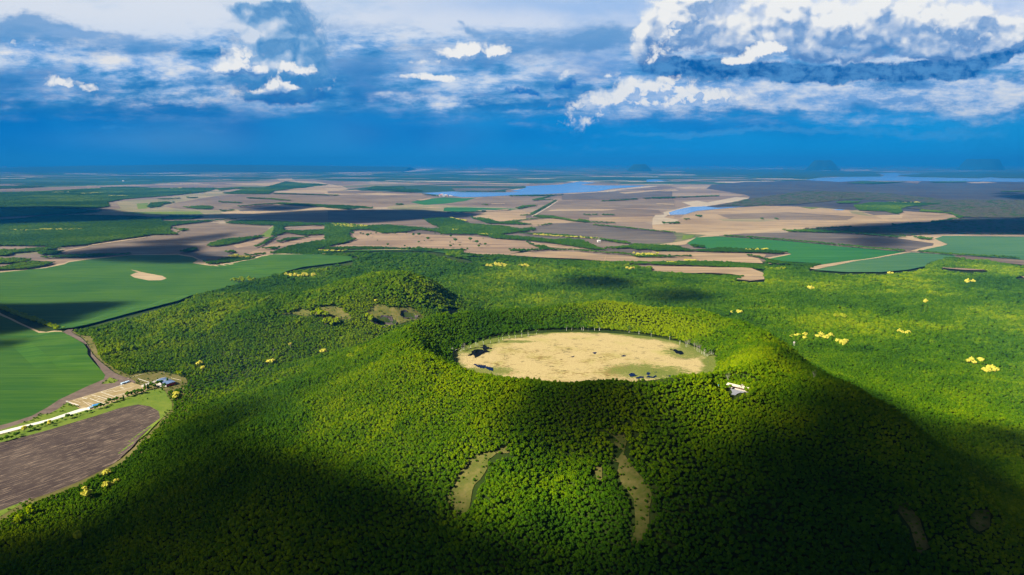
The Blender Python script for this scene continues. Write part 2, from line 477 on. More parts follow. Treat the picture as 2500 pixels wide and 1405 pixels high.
# ------------------------------------------------------------------ object helpers
def tag(o, label=None, cat=None, group=None, kind=None):
    if label: o['label'] = label
    if cat: o['category'] = cat
    if group: o['group'] = group
    if kind: o['kind'] = kind
    return o
def mesh_obj(name, verts, faces, m=None, parent=None, smooth=False, link=True):
    me = bpy.data.meshes.new(name)
    me.from_pydata([tuple(v) for v in verts], [], [tuple(f) for f in faces])
    me.update()
    if smooth:
        me.polygons.foreach_set('use_smooth', [True] * len(me.polygons))
    if m is not None:
        me.materials.append(m)
    o = bpy.data.objects.new(name, me)
    if link:
        COL.objects.link(o)
    if parent is not None:
        o.parent = parent
    return o
def big_mesh(name, V, F, m, smooth=False):
    """V (n,3) float, F (m,4) int quads or (m,3) tris"""
    me = bpy.data.meshes.new(name)
    k = F.shape[1]
    me.vertices.add(len(V)); me.vertices.foreach_set('co', V.astype(np.float32).ravel())
    me.loops.add(F.size); me.loops.foreach_set('vertex_index', F.astype(np.int32).ravel())
    me.polygons.add(len(F)); me.polygons.foreach_set('loop_start', np.arange(0, F.size, k, dtype=np.int32))
    if smooth:
        me.polygons.foreach_set('use_smooth', np.ones(len(F), bool))
    me.update(calc_edges=True)
    me.validate()
    if m is not None:
        me.materials.append(m)
    o = bpy.data.objects.new(name, me)
    COL.objects.link(o)
    return o
def empty(name, loc, rz=0.0):
    o = bpy.data.objects.new(name, None)
    o.empty_display_size = 1.0
    COL.objects.link(o)
    o.location = loc
    o.rotation_euler = (0, 0, rz)
    return o

def material(name, col, rough=0.9, var=0.0, scale=0.1, spec=0.15, col2=None, detail=5.0, stretch=None, bump=0.0, bscale=1.0, contrast=(0.38, 0.62), streak=None):
    m = bpy.data.materials.new(name)
    m.use_nodes = True
    nt = m.node_tree; nt.nodes.clear()
    g = G(nt)
    bs = g.node('ShaderNodeBsdfPrincipled')
    bs.inputs['Roughness'].default_value = rough
    bs.inputs['Specular IOR Level'].default_value = spec
    geo = g.node('ShaderNodeNewGeometry')
    pos = geo.outputs['Position']
    if stretch:
        mp = g.node('ShaderNodeMapping')
        g.put(mp.inputs[0], pos)
        mp.inputs['Rotation'].default_value = (0, 0, R(stretch[0]))
        mp.inputs['Scale'].default_value = (stretch[1], stretch[2], 1.0)
        pv = mp.outputs[0]
    else:
        pv = pos
    if var > 0 or col2:
        n = g.noise(pv, scale, detail, 0.6)
        n2 = g.noise(pos, scale * 0.13, 3.0, 0.5)
        f = g.ss(g.add(g.mul(n, 0.6), g.mul(n2, 0.4)), contrast[0], contrast[1])
        c2 = col2 or tuple(min(1, c * (1 + var)) for c in col)
        c1 = col if col2 else tuple(c * (1 - var) for c in col)
        colr = g.mix(f, c1, c2)
        if streak:
            ang, sx, sy, sc, lo, hi = streak
            m2 = g.node('ShaderNodeMapping'); g.put(m2.inputs[0], pos)
            m2.inputs['Rotation'].default_value = (0, 0, R(ang)); m2.inputs['Scale'].default_value = (sx, sy, .01)
            colr = g.mix(g.mul(g.ss(g.noise(m2.outputs[0], 1.0, 2.0, .7), lo, hi), .6), colr, sc)
        g.put(bs.inputs['Base Color'], colr)
    else:
        bs.inputs['Base Color'].default_value = tuple(col) + (1.0,)
    if bump > 0:
        b = g.node('ShaderNodeBump')
        b.inputs['Strength'].default_value = 1.0
        b.inputs['Distance'].default_value = bump
        g.put(b.inputs['Height'], g.noise(pv, bscale, 5.0, 0.6))
        g.put(bs.inputs['Normal'], b.outputs[0])
    o = g.node('ShaderNodeOutputMaterial')
    g.put(o.inputs[0], bs.outputs[0])
    return m
# ------------------------------------------------------------------ land cover, outlines traced in metres through the survey frames below
FR = {'A': (0, 380, .336), 'B': (800, 380, .336), 'C': (1600, 380, .36), 'D': (0, 740, .2563), 'E': (1060, 700, .32),
      'F': (500, 640, .28), 'G': (1000, 1000, .2847), 'H': (0, 950, .3239), 'I': (150, 900, .12), 'J': (340, 890, .05694),
      'K': (1720, 910, .06406), 'L': (880, 720, .08), 'P': (0, 0, 1.0), 'M': (1040, 440, .16), 'N': (2000, 370, .2), 'O': (0, 400, .2)}
def pts(spec):
    """'A 1,2 3,4 ...' -> photo pixels"""
    t = spec.split()
    ox, oy, k = FR[t[0]]
    a = np.array([[float(c) for c in q.split(',')] for q in t[1:]])
    return a * k + np.array([ox, oy])
def dens(a, step=14.0):
    """more points along the outline, gently roughened so that no edge is ruler-straight"""
    out = []
    n = len(a)
    for i in range(n):
        p, q = a[i], a[(i + 1) % n]
        k = max(1, int(np.hypot(*(q - p)) / step))
        for j in range(k):
            out.append(p + (q - p) * j / k)
    return np.array(out)
def plane_poly(spec, rough=0.6):
    a = dens(pts(spec))
    x, y = on_plane(a[:, 0], a[:, 1])
    d = np.hypot(x, y)
    amp = rough * d / 1667.0
    x = x + fbm(x, y, 60, 2, 2.0) * amp * 3
    y = y + fbm(x, y, 60, 2, 5.0) * amp * 6
    return np.stack([x, y], 1)
def ground_poly(spec, rough=0.6, lift=0.0):
    a = dens(pts(spec), 10.0)
    x, y = on_ground(a[:, 0], a[:, 1], lift)
    x = x + fbm(x, y, 14, 2, 2.0) * rough * 3
    y = y + fbm(x, y, 14, 2, 5.0) * rough * 4
    return np.stack([x, y], 1)

def sheet(name, poly, m, off, grid=None, follow=False, kind='structure', flat=False, lift=None):
    P2 = [Vector((float(a), float(b))) for a, b in poly]
    n = len(P2)
    edges = [(i, (i + 1) % n) for i in range(n)]
    if grid:
        x0, y0 = poly.min(0); x1, y1 = poly.max(0)
        gx, gy = np.meshgrid(np.arange(x0, x1, grid), np.arange(y0, y1, grid))
        gx = gx.ravel() + 0.13; gy = gy.ravel() + 0.17
        k = in_poly(gx, gy, poly)
        P2 += [Vector((float(a), float(b))) for a, b in zip(gx[k], gy[k])]
    vs, es, fs, _, _, _ = delaunay_2d_cdt(P2, edges, [], 1, 1e-3)
    V = np.array([(v.x, v.y) for v in vs])
    if len(V) == 0 or not fs:
        return None
    h = np.zeros(len(V)) if flat else height(V[:, 0], V[:, 1])
    d = np.hypot(V[:, 0], V[:, 1])
    z = h + (off if follow else off * 0.004 * (0.5 + V[:, 1] / 1000.0) + 0.02)
    if grid and not follow:
        z = z + ((2.2 + .05 * off) if lift is None else lift) * sstep(h / 1.2)
    if name == 'hill_meadow':
        for (qx, qy, qa, qb) in QUARRY:
            z = z - 5.0 * (((V[:, 0] - qx) / qa) ** 2 + ((V[:, 1] - qy) / qb) ** 2 < .95)
    F = []
    for f in fs:
        a, b, c = (V[i] for i in f[:3])
        cr = (b[0] - a[0]) * (c[1] - a[1]) - (b[1] - a[1]) * (c[0] - a[0])
        F.append(tuple(f) if cr > 0 else tuple(reversed(f)))
    o = mesh_obj(name, np.column_stack([V, z]), F, m)
    o['kind'] = kind
    return o

M = {}
M['green_crop'] = material('green_crop', (.020, .082, .007), var=.10, scale=.02, stretch=(-38, .25, 3.0), col2=(.048, .118, .006), contrast=(.38, .62), streak=(-33, .004, .16, (.085, .16, .03), .56, .72))
M['green_crop_b'] = material('green_crop_b', (.014, .105, .020), scale=.01, stretch=(18, .2, 2.4), col2=(.030, .140, .022), contrast=(.38, .62), streak=(22, .002, .05, (.05, .17, .05), .54, .7))
M['teal_crop'] = material('teal_crop', (.040, .120, .044), scale=.01, stretch=(18, .2, 2.4), col2=(.062, .150, .052), contrast=(.38, .62), streak=(22, .002, .05, (.10, .19, .08), .54, .7))
M['soil'] = material('soil', (0.119, 0.085, 0.062), scale=.010, stretch=(4, .35, 2.0), col2=(0.224, 0.169, 0.112), contrast=(.38, .62), streak=(5, .0025, .04, (.30, .23, .16), .54, .75))  # the soils' contrast is soil tone and painted-in streaky cloud shade
M['soil_dark'] = material('soil_dark', (0.076, 0.063, 0.057), scale=.012, stretch=(-4, .3, 2.0), col2=(0.141, 0.117, 0.092), contrast=(.38, .62), streak=(5, .0025, .04, (.30, .23, .16), .54, .75))
M['soil_tan'] = material('soil_tan', (0.234, 0.161, 0.094), scale=.010, stretch=(4, .3, 2.2), col2=(0.399, 0.282, 0.156), contrast=(.38, .62), streak=(5, .0025, .04, (.30, .23, .16), .54, .75))
M['soil_brown'] = material('soil_brown', (0.188, 0.125, 0.082), scale=.008, stretch=(6, .35, 2.0), col2=(0.340, 0.235, 0.142), contrast=(.38, .62), streak=(5, .0025, .04, (.30, .23, .16), .54, .75))
M['straw'] = material('straw', (.30, .21, .12), scale=.02, stretch=(5, .4, 2.0), col2=(.44, .33, .19), contrast=(.3, .7))
M['pale_meadow'] = material('pale_meadow', (.13, .14, .06), scale=.006, stretch=(5, .3, 2.5), col2=(.34, .26, .15), contrast=(.38, .62))
M['meadow'] = material('meadow', (.085, .150, .012), scale=.05, col2=(.160, .200, .025), contrast=(.3, .7))
M['meadow_dry'] = material('meadow_dry', (.105, .100, .022), scale=.08, col2=(.190, .150, .060), contrast=(.4, .75))
M['clearing'] = material('clearing', (.080, .092, .014), scale=.10, col2=(.165, .135, .040), contrast=(.42, .70))
M['bare_wood'] = material('bare_wood', (.036, .034, .048), scale=.010, stretch=(0, .5, 1.6), col2=(.070, .072, .066), contrast=(.36, .64))
M['far_wood'] = material('far_wood', (.016, .048, .016), scale=.006, stretch=(0, .5, 1.6), col2=(.030, .075, .022), contrast=(.36, .64))
M['dirt'] = material('dirt', (.110, .078, .062), scale=.08, col2=(.175, .128, .100), contrast=(.35, .65))
M['track'] = material('track', (.38, .30, .20), scale=.10, col2=(.52, .43, .30), contrast=(.3, .7))
M['white_road'] = material('white_road', (.62, .58, .50), scale=.2, col2=(.74, .70, .62), contrast=(.3, .7))
M['court'] = material('court', (.26, .195, .085), scale=.07, col2=(.36, .275, .14), contrast=(.35, .65))
M['sandbank'] = material('sandbank', (.34, .27, .18), scale=.01, col2=(.46, .38, .27), contrast=(.3, .7))

def patchwork():
    m = bpy.data.materials.new('patchwork'); m.use_nodes = True
    nt = m.node_tree; nt.nodes.clear(); g = G(nt)
    bs = g.node('ShaderNodeBsdfPrincipled'); bs.inputs['Roughness'].default_value = .95; bs.inputs['Specular IOR Level'].default_value = .05
    geo = g.node('ShaderNodeNewGeometry'); pos = geo.outputs['Position']
    pw = g.vm('ADD', pos, g.scalev(g.noise(pos, .0007, 3.0, .5, out=1), (500, 700, 0)))
    mp = g.node('ShaderNodeMapping'); g.put(mp.inputs[0], pw)
    mp.inputs['Scale'].default_value = (1 / 760., 1 / 620., 1); mp.inputs['Rotation'].default_value = (0, 0, R(-12))
    vo = g.node('ShaderNodeTexVoronoi', feature='F1', distance='CHEBYCHEV'); vo.voronoi_dimensions = '2D'
    g.put(vo.inputs['Vector'], mp.outputs[0]); vo.inputs['Scale'].default_value = 1.0
    sc = g.node('ShaderNodeSeparateColor'); g.put(sc.inputs[0], vo.outputs['Color'])
    cells = g.ramp(sc.outputs[0], [(0.0, (.150, .105, .078)), (.25, (.205, .150, .108)), (.45, (.115, .088, .074)), (.60, (.26, .195, .135)), (.75, (.165, .130, .098)), (.88, (.095, .120, .045)), (.94, (.34, .27, .18))])
    cells.node.color_ramp.interpolation = 'CONSTANT'
    streak = g.noise(g.scalev(pos, (.0012, .0060, 0)), 1.0, 5.0, .6)
    col = g.mix(g.mul(g.ss(streak, .38, .66), .45), cells, (.30, .23, .16))
    g.put(bs.inputs['Base Color'], col)
    o = g.node('ShaderNodeOutputMaterial'); g.put(o.inputs[0], bs.outputs[0])
    return m
M['patchwork'] = patchwork()
def water(name, col, spec=.5):
    m = bpy.data.materials.new(name); m.use_nodes = True
    b = m.node_tree.nodes['Principled BSDF']
    b.inputs['Base Color'].default_value = col + (1,)
    b.inputs['Roughness'].default_value = .12
    b.inputs['IOR'].default_value = 1.33
    b.inputs['Specular IOR Level'].default_value = spec
    g = G(m.node_tree)
    bp = g.node('ShaderNodeBump'); bp.inputs['Distance'].default_value = .06
    geo = g.node('ShaderNodeNewGeometry')
    g.put(bp.inputs['Height'], g.noise(geo.outputs['Position'], .25, 4.0, .6))
    g.put(b.inputs['Normal'], bp.outputs[0])
    return m
M['lake'] = water('lake_water', (.20, .33, .58))
M['pond'] = water('pond_water', (.001, .010, .050), .06)
M['pond_tree_reflection'] = water('pond_tree_reflection', (.001, .002, .003), .02)  # the forest's dark reflection, put into the water as flat black

# (name, material, outline) in the order they lie on one another, plain first
PLAIN = [
 ('field', 'patchwork', 'P -260,470 300,452 700,440 1000,446 1500,450 2600,452 2760,640 2400,690 1900,700 1000,640 500,660 -260,700'),
 ('bare_woodland_ground', 'bare_wood', 'C 600,180 1000,170 1300,165 2700,178 2780,545 2200,540 1950,530 1700,550 1400,530 1050,510 1000,495 1600,475 1870,455 2080,425 2090,415 1900,385 1380,375 1300,370 1100,350 900,342 600,350 420,355 340,345 440,335 630,292 640,280 600,265 350,225 380,200'),
 ('field', 'soil', 'A 1180,375 1300,340 1500,300 1800,285 2500,288 2500,355 2030,345 1730,370 1600,400 1340,385'),
 ('field', 'soil', 'B -10,300 200,285 600,290 760,300 640,325 600,345 400,355 -10,355'),
 ('field', 'straw', 'A 1620,205 1950,198 2160,185 2300,190 2500,230 2560,262 2500,275 2000,268 2200,240 2000,225'),
 ('meadow', 'pale_meadow', 'A 440,435 700,415 880,385 850,335 980,325 1150,320 1480,262 1620,262 1660,280 1300,340 1180,375 1340,390 1600,400 1800,385 1700,440 1700,462 1480,460 1200,438 640,430'),
 ('meadow', 'meadow', 'A 990,350 1080,345 1070,385 1000,390'),
 ('meadow', 'meadow', 'A 900,412 1450,405 1480,432 1150,432 900,425'),
 ('field', 'straw', 'A 1600,415 2020,355 2480,388 2500,408 1900,435 1700,455'),
 ('field', 'soil_dark', 'A 1720,395 2000,370 2250,385 2100,405 1750,405'),
 ('field', 'soil', 'A 480,690 600,655 830,620 1050,590 1290,575 1330,550 1400,540 1250,520 1450,495 1640,495 1980,512 1880,575 1620,605 1450,660 1320,705 1290,720 950,722 400,710'),
 ('meadow', 'meadow', 'A 1890,585 1990,510 2005,510 1965,592 1925,592'),
 ('field', 'straw', 'A 540,515 600,495 800,488 960,485 880,515 700,520'),
 ('field', 'soil', 'A 255,530 330,518 540,525 500,535 260,538'),
 ('field', 'soil', 'A -60,610 250,588 450,583 690,587 640,600 400,615 -60,622'),
 ('field', 'soil_brown', 'A 1850,690 1900,665 2030,635 2230,600 2500,578 2500,605 2200,640 2000,665 1960,720 1780,725'),
 ('field', 'soil_brown', 'A 1690,650 1850,620 1960,595 1840,655 1720,672'),
 ('field', 'soil_dark', 'A 1290,715 1640,690 1700,715 1620,745 1420,748'),
 ('field', 'soil_brown', 'A 2060,538 2250,518 2500,512 2500,522 2200,540'),
 ('meadow', 'pale_meadow', 'A 100,712 300,692 450,670 480,682 330,705 120,724'),
 ('field', 'soil_brown', 'A 230,762 640,748 470,790 330,822 400,770'),
 ('meadow', 'pale_meadow', 'B 430,385 450,370 600,355 850,362 980,372 1300,380 1290,396 1050,412 840,410 700,412'),
 ('meadow', 'green_crop_b', 'B 600,340 700,320 850,305 1000,312 1080,308 1000,330 860,350 700,360'),
 ('meadow', 'green_crop_b', 'B 850,378 1000,378 1400,388 1300,398 1000,412 840,405'),
 ('field', 'soil_dark', 'B 0,402 300,398 560,402 780,410 1000,425 900,440 700,455 400,470 0,470'),  # the cloud's shade along this strip is also put into the soil colour
 ('field', 'soil_tan', 'B 1180,470 1050,448 1150,412 1400,398 1480,420 1440,440 1440,462 1350,475 1250,478'),
 ('field', 'soil', 'B 1090,315 1180,298 1500,300 1640,300 1480,335 1600,350 1500,362 1000,358 860,358 1000,335'),
 ('field', 'soil', 'B 1670,330 2520,325 2520,372 2100,385 2400,398 2430,420 1800,440 1530,430 1600,385'),
 ('field', 'straw', 'B 1620,395 1900,388 2100,392 2000,402 1600,405'),
 ('field', 'soil_tan', 'B 1900,452 2520,440 2520,480 2100,482 1900,470'),
 ('field', 'soil_tan', 'B 1350,482 1640,458 1800,485 1600,505 1520,522 1480,502'),
 ('field', 'soil_dark', 'B 1500,520 1600,495 1820,490 2100,510 2500,555 2540,600 2500,632 2340,640 2200,640 1960,600 1700,575 1500,560'),
 ('field', 'soil_brown', 'B 170,560 220,548 560,565 800,580 1080,590 1200,605 1440,625 1480,650 1540,665 1540,675 1330,690 1400,705 1300,745 1100,750 960,725 1020,690 750,680 450,670 230,662 40,660 150,635 205,605'),
 ('field', 'soil_dark', 'B 620,520 700,515 830,525 840,540 740,548 640,536'),
 ('field', 'soil_dark', 'B 1430,575 1640,585 1900,612 1840,622 1600,604 1440,592'),
 ('field', 'soil_brown', 'B 1480,632 1600,640 1860,668 1900,685 1650,672 1500,652'),
 ('field', 'soil_dark', 'B 2020,690 2150,684 2280,694 2260,708 2050,700'),
 ('field', 'soil_tan', 'B 1380,722 1600,700 1800,700 2000,725 2520,742 2520,768 2000,764 1500,755 1290,748'),
 ('straw_strip', 'straw', 'B 150,690 560,690 860,704 860,712 560,697 150,694'),
 ('field', 'green_crop', 'B -100,694 150,693 560,696 860,708 850,730 960,752 1060,776 960,782 850,745 700,712 450,705 -100,712'),
 # right-hand country
 ('field', 'soil_tan', 'C 200,400 400,367 740,342 900,345 1300,370 1400,380 2040,405 2050,415 1870,452 1600,472 1200,490 900,500 200,525 -20,510 -20,470 160,430'),
 ('field', 'soil', 'C 420,400 900,385 1350,415 1300,440 900,440 500,430'),
 ('meadow', 'pale_meadow', 'C 430,432 560,430 780,432 860,440 700,450 460,445'),
 ('field', 'soil_dark', 'C 1400,385 1560,378 1640,385 1660,402 1480,405'),
 ('field', 'straw', 'C 1480,412 1680,402 1670,425 1540,430'),
 ('meadow', 'pale_meadow', 'C 1310,378 1370,370 1450,405 1520,415 1440,412 1340,395'),
 ('sand_bank', 'sandbank', 'C 55,385 240,342 180,318 285,308 350,320 550,283 635,290 600,306 430,332 345,346 240,352 150,368 95,386 100,406 60,404'),
 ('sand_bank', 'sandbank', 'C 0,405 90,402 60,420 160,438 120,462 -20,470 -20,430'),
 ('pond', 'lake', 'C 90,388 150,368 240,350 340,346 420,356 560,349 620,346 400,366 280,377 200,401 100,404'),
 ('pond', 'lake', 'C 1195,370 1240,366 1290,369 1260,373'),
 ('sand_bank', 'straw', 'C 20,604 200,580 350,540 180,530 400,518 1000,494 1050,490 1060,502 800,518 400,550 280,557 205,604 120,612'),
 ('meadow', 'meadow', 'C 175,575 190,540 270,540 250,560'),
 ('field', 'soil_dark', 'C 430,545 600,530 1100,520 1300,530 1500,545 1640,565 1880,600 1890,612 1720,645 1500,630 1150,600 800,570'),
 ('field', 'green_crop_b', 'C 215,595 280,557 400,551 860,577 1300,622 1690,655 1700,662 1500,692 1280,730 1130,752 1080,745 950,730 760,706 750,697 920,670 890,655 700,640 430,626 350,632 240,612'),
 ('field', 'teal_crop', 'C 1080,794 1200,765 1450,705 1740,659 2000,672 2045,681 1900,718 1840,748 1830,768 1700,798 1530,815 1300,812'),
 ('sand_bank', 'straw', 'C 1640,562 1690,545 1800,538 2300,536 2700,540 2700,552 2200,546 1950,547 1895,567 1985,604 1900,628 1770,652 1728,647 1880,612 1885,597'),
 ('field', 'teal_crop', 'C 1770,652 1990,605 1893,566 1950,547 2700,556 2760,735 2500,710'),
 ('track', 'straw', 'C 1028,780 1120,756 1300,728 1500,690 1700,655 1738,655 1460,703 1200,764 1085,790'),
 ('track', 'straw', 'C 740,697 910,668 920,672 760,704'),
 ('field', 'soil', 'C 2030,682 2200,690 2500,712 2760,740 2760,790 2500,757 2250,712 2040,700'),
 ('field', 'soil_tan', 'C -20,650 170,655 430,662 700,668 750,672 740,688 700,686 620,682 700,700 730,735 520,722 280,716 -20,716'),
 ('field', 'soil_tan', 'C -20,752 400,757 650,777 730,812 738,860 640,868 540,855 600,832 500,817 -20,786'),
 ('field', 'soil_tan', 'C 1930,770 2100,775 2230,785 2270,801 2100,800 1950,784'),
 ('field', 'straw', 'C 2440,832 2520,830 2560,850 2500,862'),
 ('field', 'soil_tan', 'C 765,732 900,740 890,746 765,744'),
 # left green country
 ('straw_strip', 'straw', 'A -260,870 100,836 330,812 470,782 500,768 640,750 950,722 1290,716 1400,734 1500,770 1640,782 1850,752 1960,722 2200,730 2480,738 2600,742 2600,752 2200,742 1960,734 1860,770 1700,800 1530,810 1400,792 1280,730 950,734 640,765 500,785 470,800 330,828 100,850 -260,890'),
 ('field', 'green_crop', 'A -700,880 0,852 100,842 330,820 470,792 500,777 640,757 950,727 1290,723 1400,742 1440,760 1400,784 1530,803 1700,792 1850,767 1950,729 2200,737 2480,744 2560,750 2560,800 2200,830 1900,890 1600,970 1430,1010 1300,1080 1000,1170 700,1240 530,1275 440,1280 200,1180 -20,1085 -700,760'),
 ('field', 'straw', 'A 940,872 980,855 1030,850 1100,862 1180,878 1208,895 1170,908 1080,909 980,890'),
 ('field', 'soil_tan', 'A 945,831 1000,840 1030,851 1005,853 980,843'),
 ('track', 'straw', 'D -900,-420 -20,88 180,186 370,270 520,294 590,300 600,312 520,308 360,288 170,205 -20,108 -900,-380'),
 ('field', 'green_crop', 'D -1500,-500 -20,108 180,202 370,287 520,306 590,308 660,352 740,402 800,442 830,492 835,532 890,592 960,642 1003,692 990,732 850,792 700,862 560,927 450,1002 300,1082 100,1147 -40,1190 -1500,1600'),
]
# near ground in the lower left: laid on the terrain in this order
NEAR = [
 ('bare_soil', 'dirt', 'D 590,300 620,278 690,250 700,268 680,285 700,310 780,370 840,430 880,510 940,560 1010,610 1100,672 1190,712 1290,725 1330,700 1420,770 1250,765 1000,835 660,945 600,1010 520,1085 300,1140 -60,1260 -1500,1760 -1500,1640 -40,1180 100,1145 300,1080 450,1000 560,925 700,860 850,790 990,730 1003,690 960,640 890,590 835,530 830,490 800,440 740,400 660,350'),
 ('meadow', 'meadow_dry', 'D 680,280 760,320 860,330 910,400 930,500 1000,580 1100,635 1230,690 1420,660 1540,655 1760,700 1790,760 1650,810 1440,815 1345,790 1230,715 1190,712 1100,664 1010,604 940,552 880,500 840,420 780,360 710,312'),
 ('meadow', 'meadow', 'D 975,775 1045,712 1130,738 1090,765'),
 ('meadow', 'meadow', 'D 290,1120 400,1060 470,1060 560,1010 640,950 760,1010 840,1020 500,1140 -60,1260 -60,1235'),
 ('meadow', 'meadow', 'P -380,1180 0,1064 110,1032 210,1000 300,975 345,955 400,950 420,985 420,1000 395,1025 360,1065 330,1085 290,1115 220,1150 90,1210 0,1262 -380,1420'),
 ('ploughed_field', 'plough', 'H -1300,820 0,407 150,372 400,302 700,212 900,147 1040,120 1130,135 1195,170 1208,220 1140,300 1050,385 1000,455 900,540 760,620 600,700 400,780 250,830 100,880 0,920 -1300,1330'),
 ('sports_ground', 'court', 'D 640,942 1250,760 1345,790 1430,800 1380,850 1300,870 1130,925 1000,985 900,1015 830,1022 760,1012'),
 ('road', 'white_road', 'D -300,1310 20,1222 480,1106 760,1013 850,1000 860,1012 490,1124 40,1243 -300,1335'),
]
# ------------------------------------------------------------------ materials of the ground
def ground_material():
    m = bpy.data.materials.new('ground'); m.use_nodes = True
    nt = m.node_tree; nt.nodes.clear(); g = G(nt)
    bs = g.node('ShaderNodeBsdfPrincipled')
    bs.inputs['Roughness'].default_value = .95
    bs.inputs['Specular IOR Level'].default_value = .05
    geo = g.node('ShaderNodeNewGeometry'); pos = geo.outputs['Position']
    x, y, z = g.sep(pos)
    # far country: strips of field and wood, each a colour of its own
    warp = g.noise(pos, .0004, 3.0, .5, out=1)
    pw = g.vm('ADD', pos, g.scalev(warp, (900, 900, 0)))
    vo = g.node('ShaderNodeTexVoronoi', feature='F1', distance='CHEBYCHEV'); vo.voronoi_dimensions = '2D'
    mp = g.node('ShaderNodeMapping'); g.put(mp.inputs[0], pw)
    mp.inputs['Scale'].default_value = (1 / 1500., 1 / 900., 1); mp.inputs['Rotation'].default_value = (0, 0, R(14))
    g.put(vo.inputs['Vector'], mp.outputs[0]); vo.inputs['Scale'].default_value = 1.0
    sc = g.node('ShaderNodeSeparateColor'); g.put(sc.inputs[0], vo.outputs['Color'])
    cells = g.ramp(sc.outputs[0], [(0.0, (.020, .060, .022)), (.22, (.028, .085, .026)), (.34, (.060, .110, .050)), (.46, (.090, .110, .070)),
                                   (.58, (.17, .13, .10)), (.70, (.24, .18, .13)), (.82, (.05, .10, .04)), (.90, (.42, .34, .24))])
    cells.node.color_ramp.interpolation = 'CONSTANT'
    wood = g.ss(g.add(g.mul(g.noise(pos, .00035, 6.0, .6), .6), g.mul(g.noise(pos, .0011, 5.0, .6), .4)), .50, .54)
    far = g.mix(wood, cells, (.022, .062, .024))
    near = g.mix(g.ss(g.noise(pos, .02, 4.0, .6), .4, .6), (.022, .040, .006), (.040, .060, .010))
    d = g.m('SQRT', g.add(g.mul(x, x), g.mul(y, y)))
    g.put(bs.inputs['Base Color'], g.mix(g.ss(d, 3800, 4600), near, far))
    o = g.node('ShaderNodeOutputMaterial'); g.put(o.inputs[0], bs.outputs[0])
    return m

def build_ground():
    nr = 640
    rad = [90.0]
    while rad[-1] < 110000:
        r0 = rad[-1]
        rad.append(r0 + max(5.0 if r0 < 2300 else 9.0, r0 * .0065 if r0 < 6000 else r0 * .03))
    rad = np.array(rad)
    ang = np.concatenate([np.radians(np.arange(-46, 46.001, .3)), np.radians(np.arange(48, 312.1, 8))])
    n = len(ang)
    A, Rr = np.meshgrid(ang, rad)
    X = np.sin(A) * Rr; Y = np.cos(A) * Rr
    V = np.column_stack([X.ravel(), Y.ravel(), height(X, Y).ravel()])
    i, j = np.meshgrid(np.arange(len(rad) - 1), np.arange(n))
    i = i.ravel(); j = j.ravel(); j2 = (j + 1) % n
    F = np.column_stack([i * n + j, i * n + j2, (i + 1) * n + j2, (i + 1) * n + j])[:, ::-1]
    c = len(V)
    V = np.vstack([V, [[0, 0, 0]]])
    o = big_mesh('ground', V, F, ground_material(), smooth=True)
    # the middle under the camera
    o['kind'] = 'structure'
    me = bpy.data.meshes.new('cap')
    return o
build_ground()

def plough_material():
    m = bpy.data.materials.new('plough'); m.use_nodes = True
    nt = m.node_tree; nt.nodes.clear(); g = G(nt)
    bs = g.node('ShaderNodeBsdfPrincipled'); bs.inputs['Roughness'].default_value = .95; bs.inputs['Specular IOR Level'].default_value = .05
    geo = g.node('ShaderNodeNewGeometry'); pos = geo.outputs['Position']
    mp = g.node('ShaderNodeMapping'); g.put(mp.inputs[0], pos)
    mp.inputs['Rotation'].default_value = (0, 0, R(PLOUGH_ANG))
    sx, sy, _ = g.sep(mp.outputs[0])
    rows = g.noise(g.xyz(g.mul(sx, .020), g.mul(sy, .46), 0), 1.0, 2.0, .8)
    br = g.noise(g.xyz(g.mul(sx, .055), g.mul(sy, .60), 5), 1.0, 3.0, .7)
    soil = g.mix(g.ss(g.noise(pos, .012, 4.0, .6), .35, .65), (.052, .038, .035), (.085, .063, .052))
    soil = g.mix(g.mul(g.ss(rows, .50, .66), .5), soil, (.120, .090, .070))
    col = g.mix(g.mul(g.ss(g.mul(rows, br), .285, .36), .9), soil, (.30, .225, .165))
    g.put(bs.inputs['Base Color'], col)
    o = g.node('ShaderNodeOutputMaterial'); g.put(o.inputs[0], bs.outputs[0])
    return m
_a = on_plane(0, 1110); _b = on_plane(330, 1010)
PLOUGH_ANG = -math.degrees(math.atan2(float(_b[1] - _a[1]), float(_b[0] - _a[0])))
M['plough'] = plough_material()

EXCL = []                                     # pixel outlines where no forest may stand or show
for k, (nm, mt, spec) in enumerate(PLAIN):
    pp = plane_poly(spec)
    near_ = pp[:, 1].min() < 4300 and k > 8
    sheet(nm, pp, M[mt], k + 1, flat=not near_, grid=(30 if np.ptp(pp[:, 0]) * np.ptp(pp[:, 1]) < 4e6 else 45) if near_ else None)
sheet('meadow', plane_poly('P -380,1150 0,1050 200,990 400,930 470,940 470,1010 430,1060 400,1100 350,1150 270,1200 120,1262 0,1300 -380,1460', .3), M['meadow_dry'], 60, grid=8, lift=.6)
for k, (nm, mt, spec) in enumerate(NEAR):
    sheet(nm, plane_poly(spec, .35), M[mt], (k + len(PLAIN) + 1) * 1.3, grid=8, lift=.9 + .25 * k)
for nm, mt, spec in PLAIN[13:] + NEAR:
    EXCL.append(pts(spec))

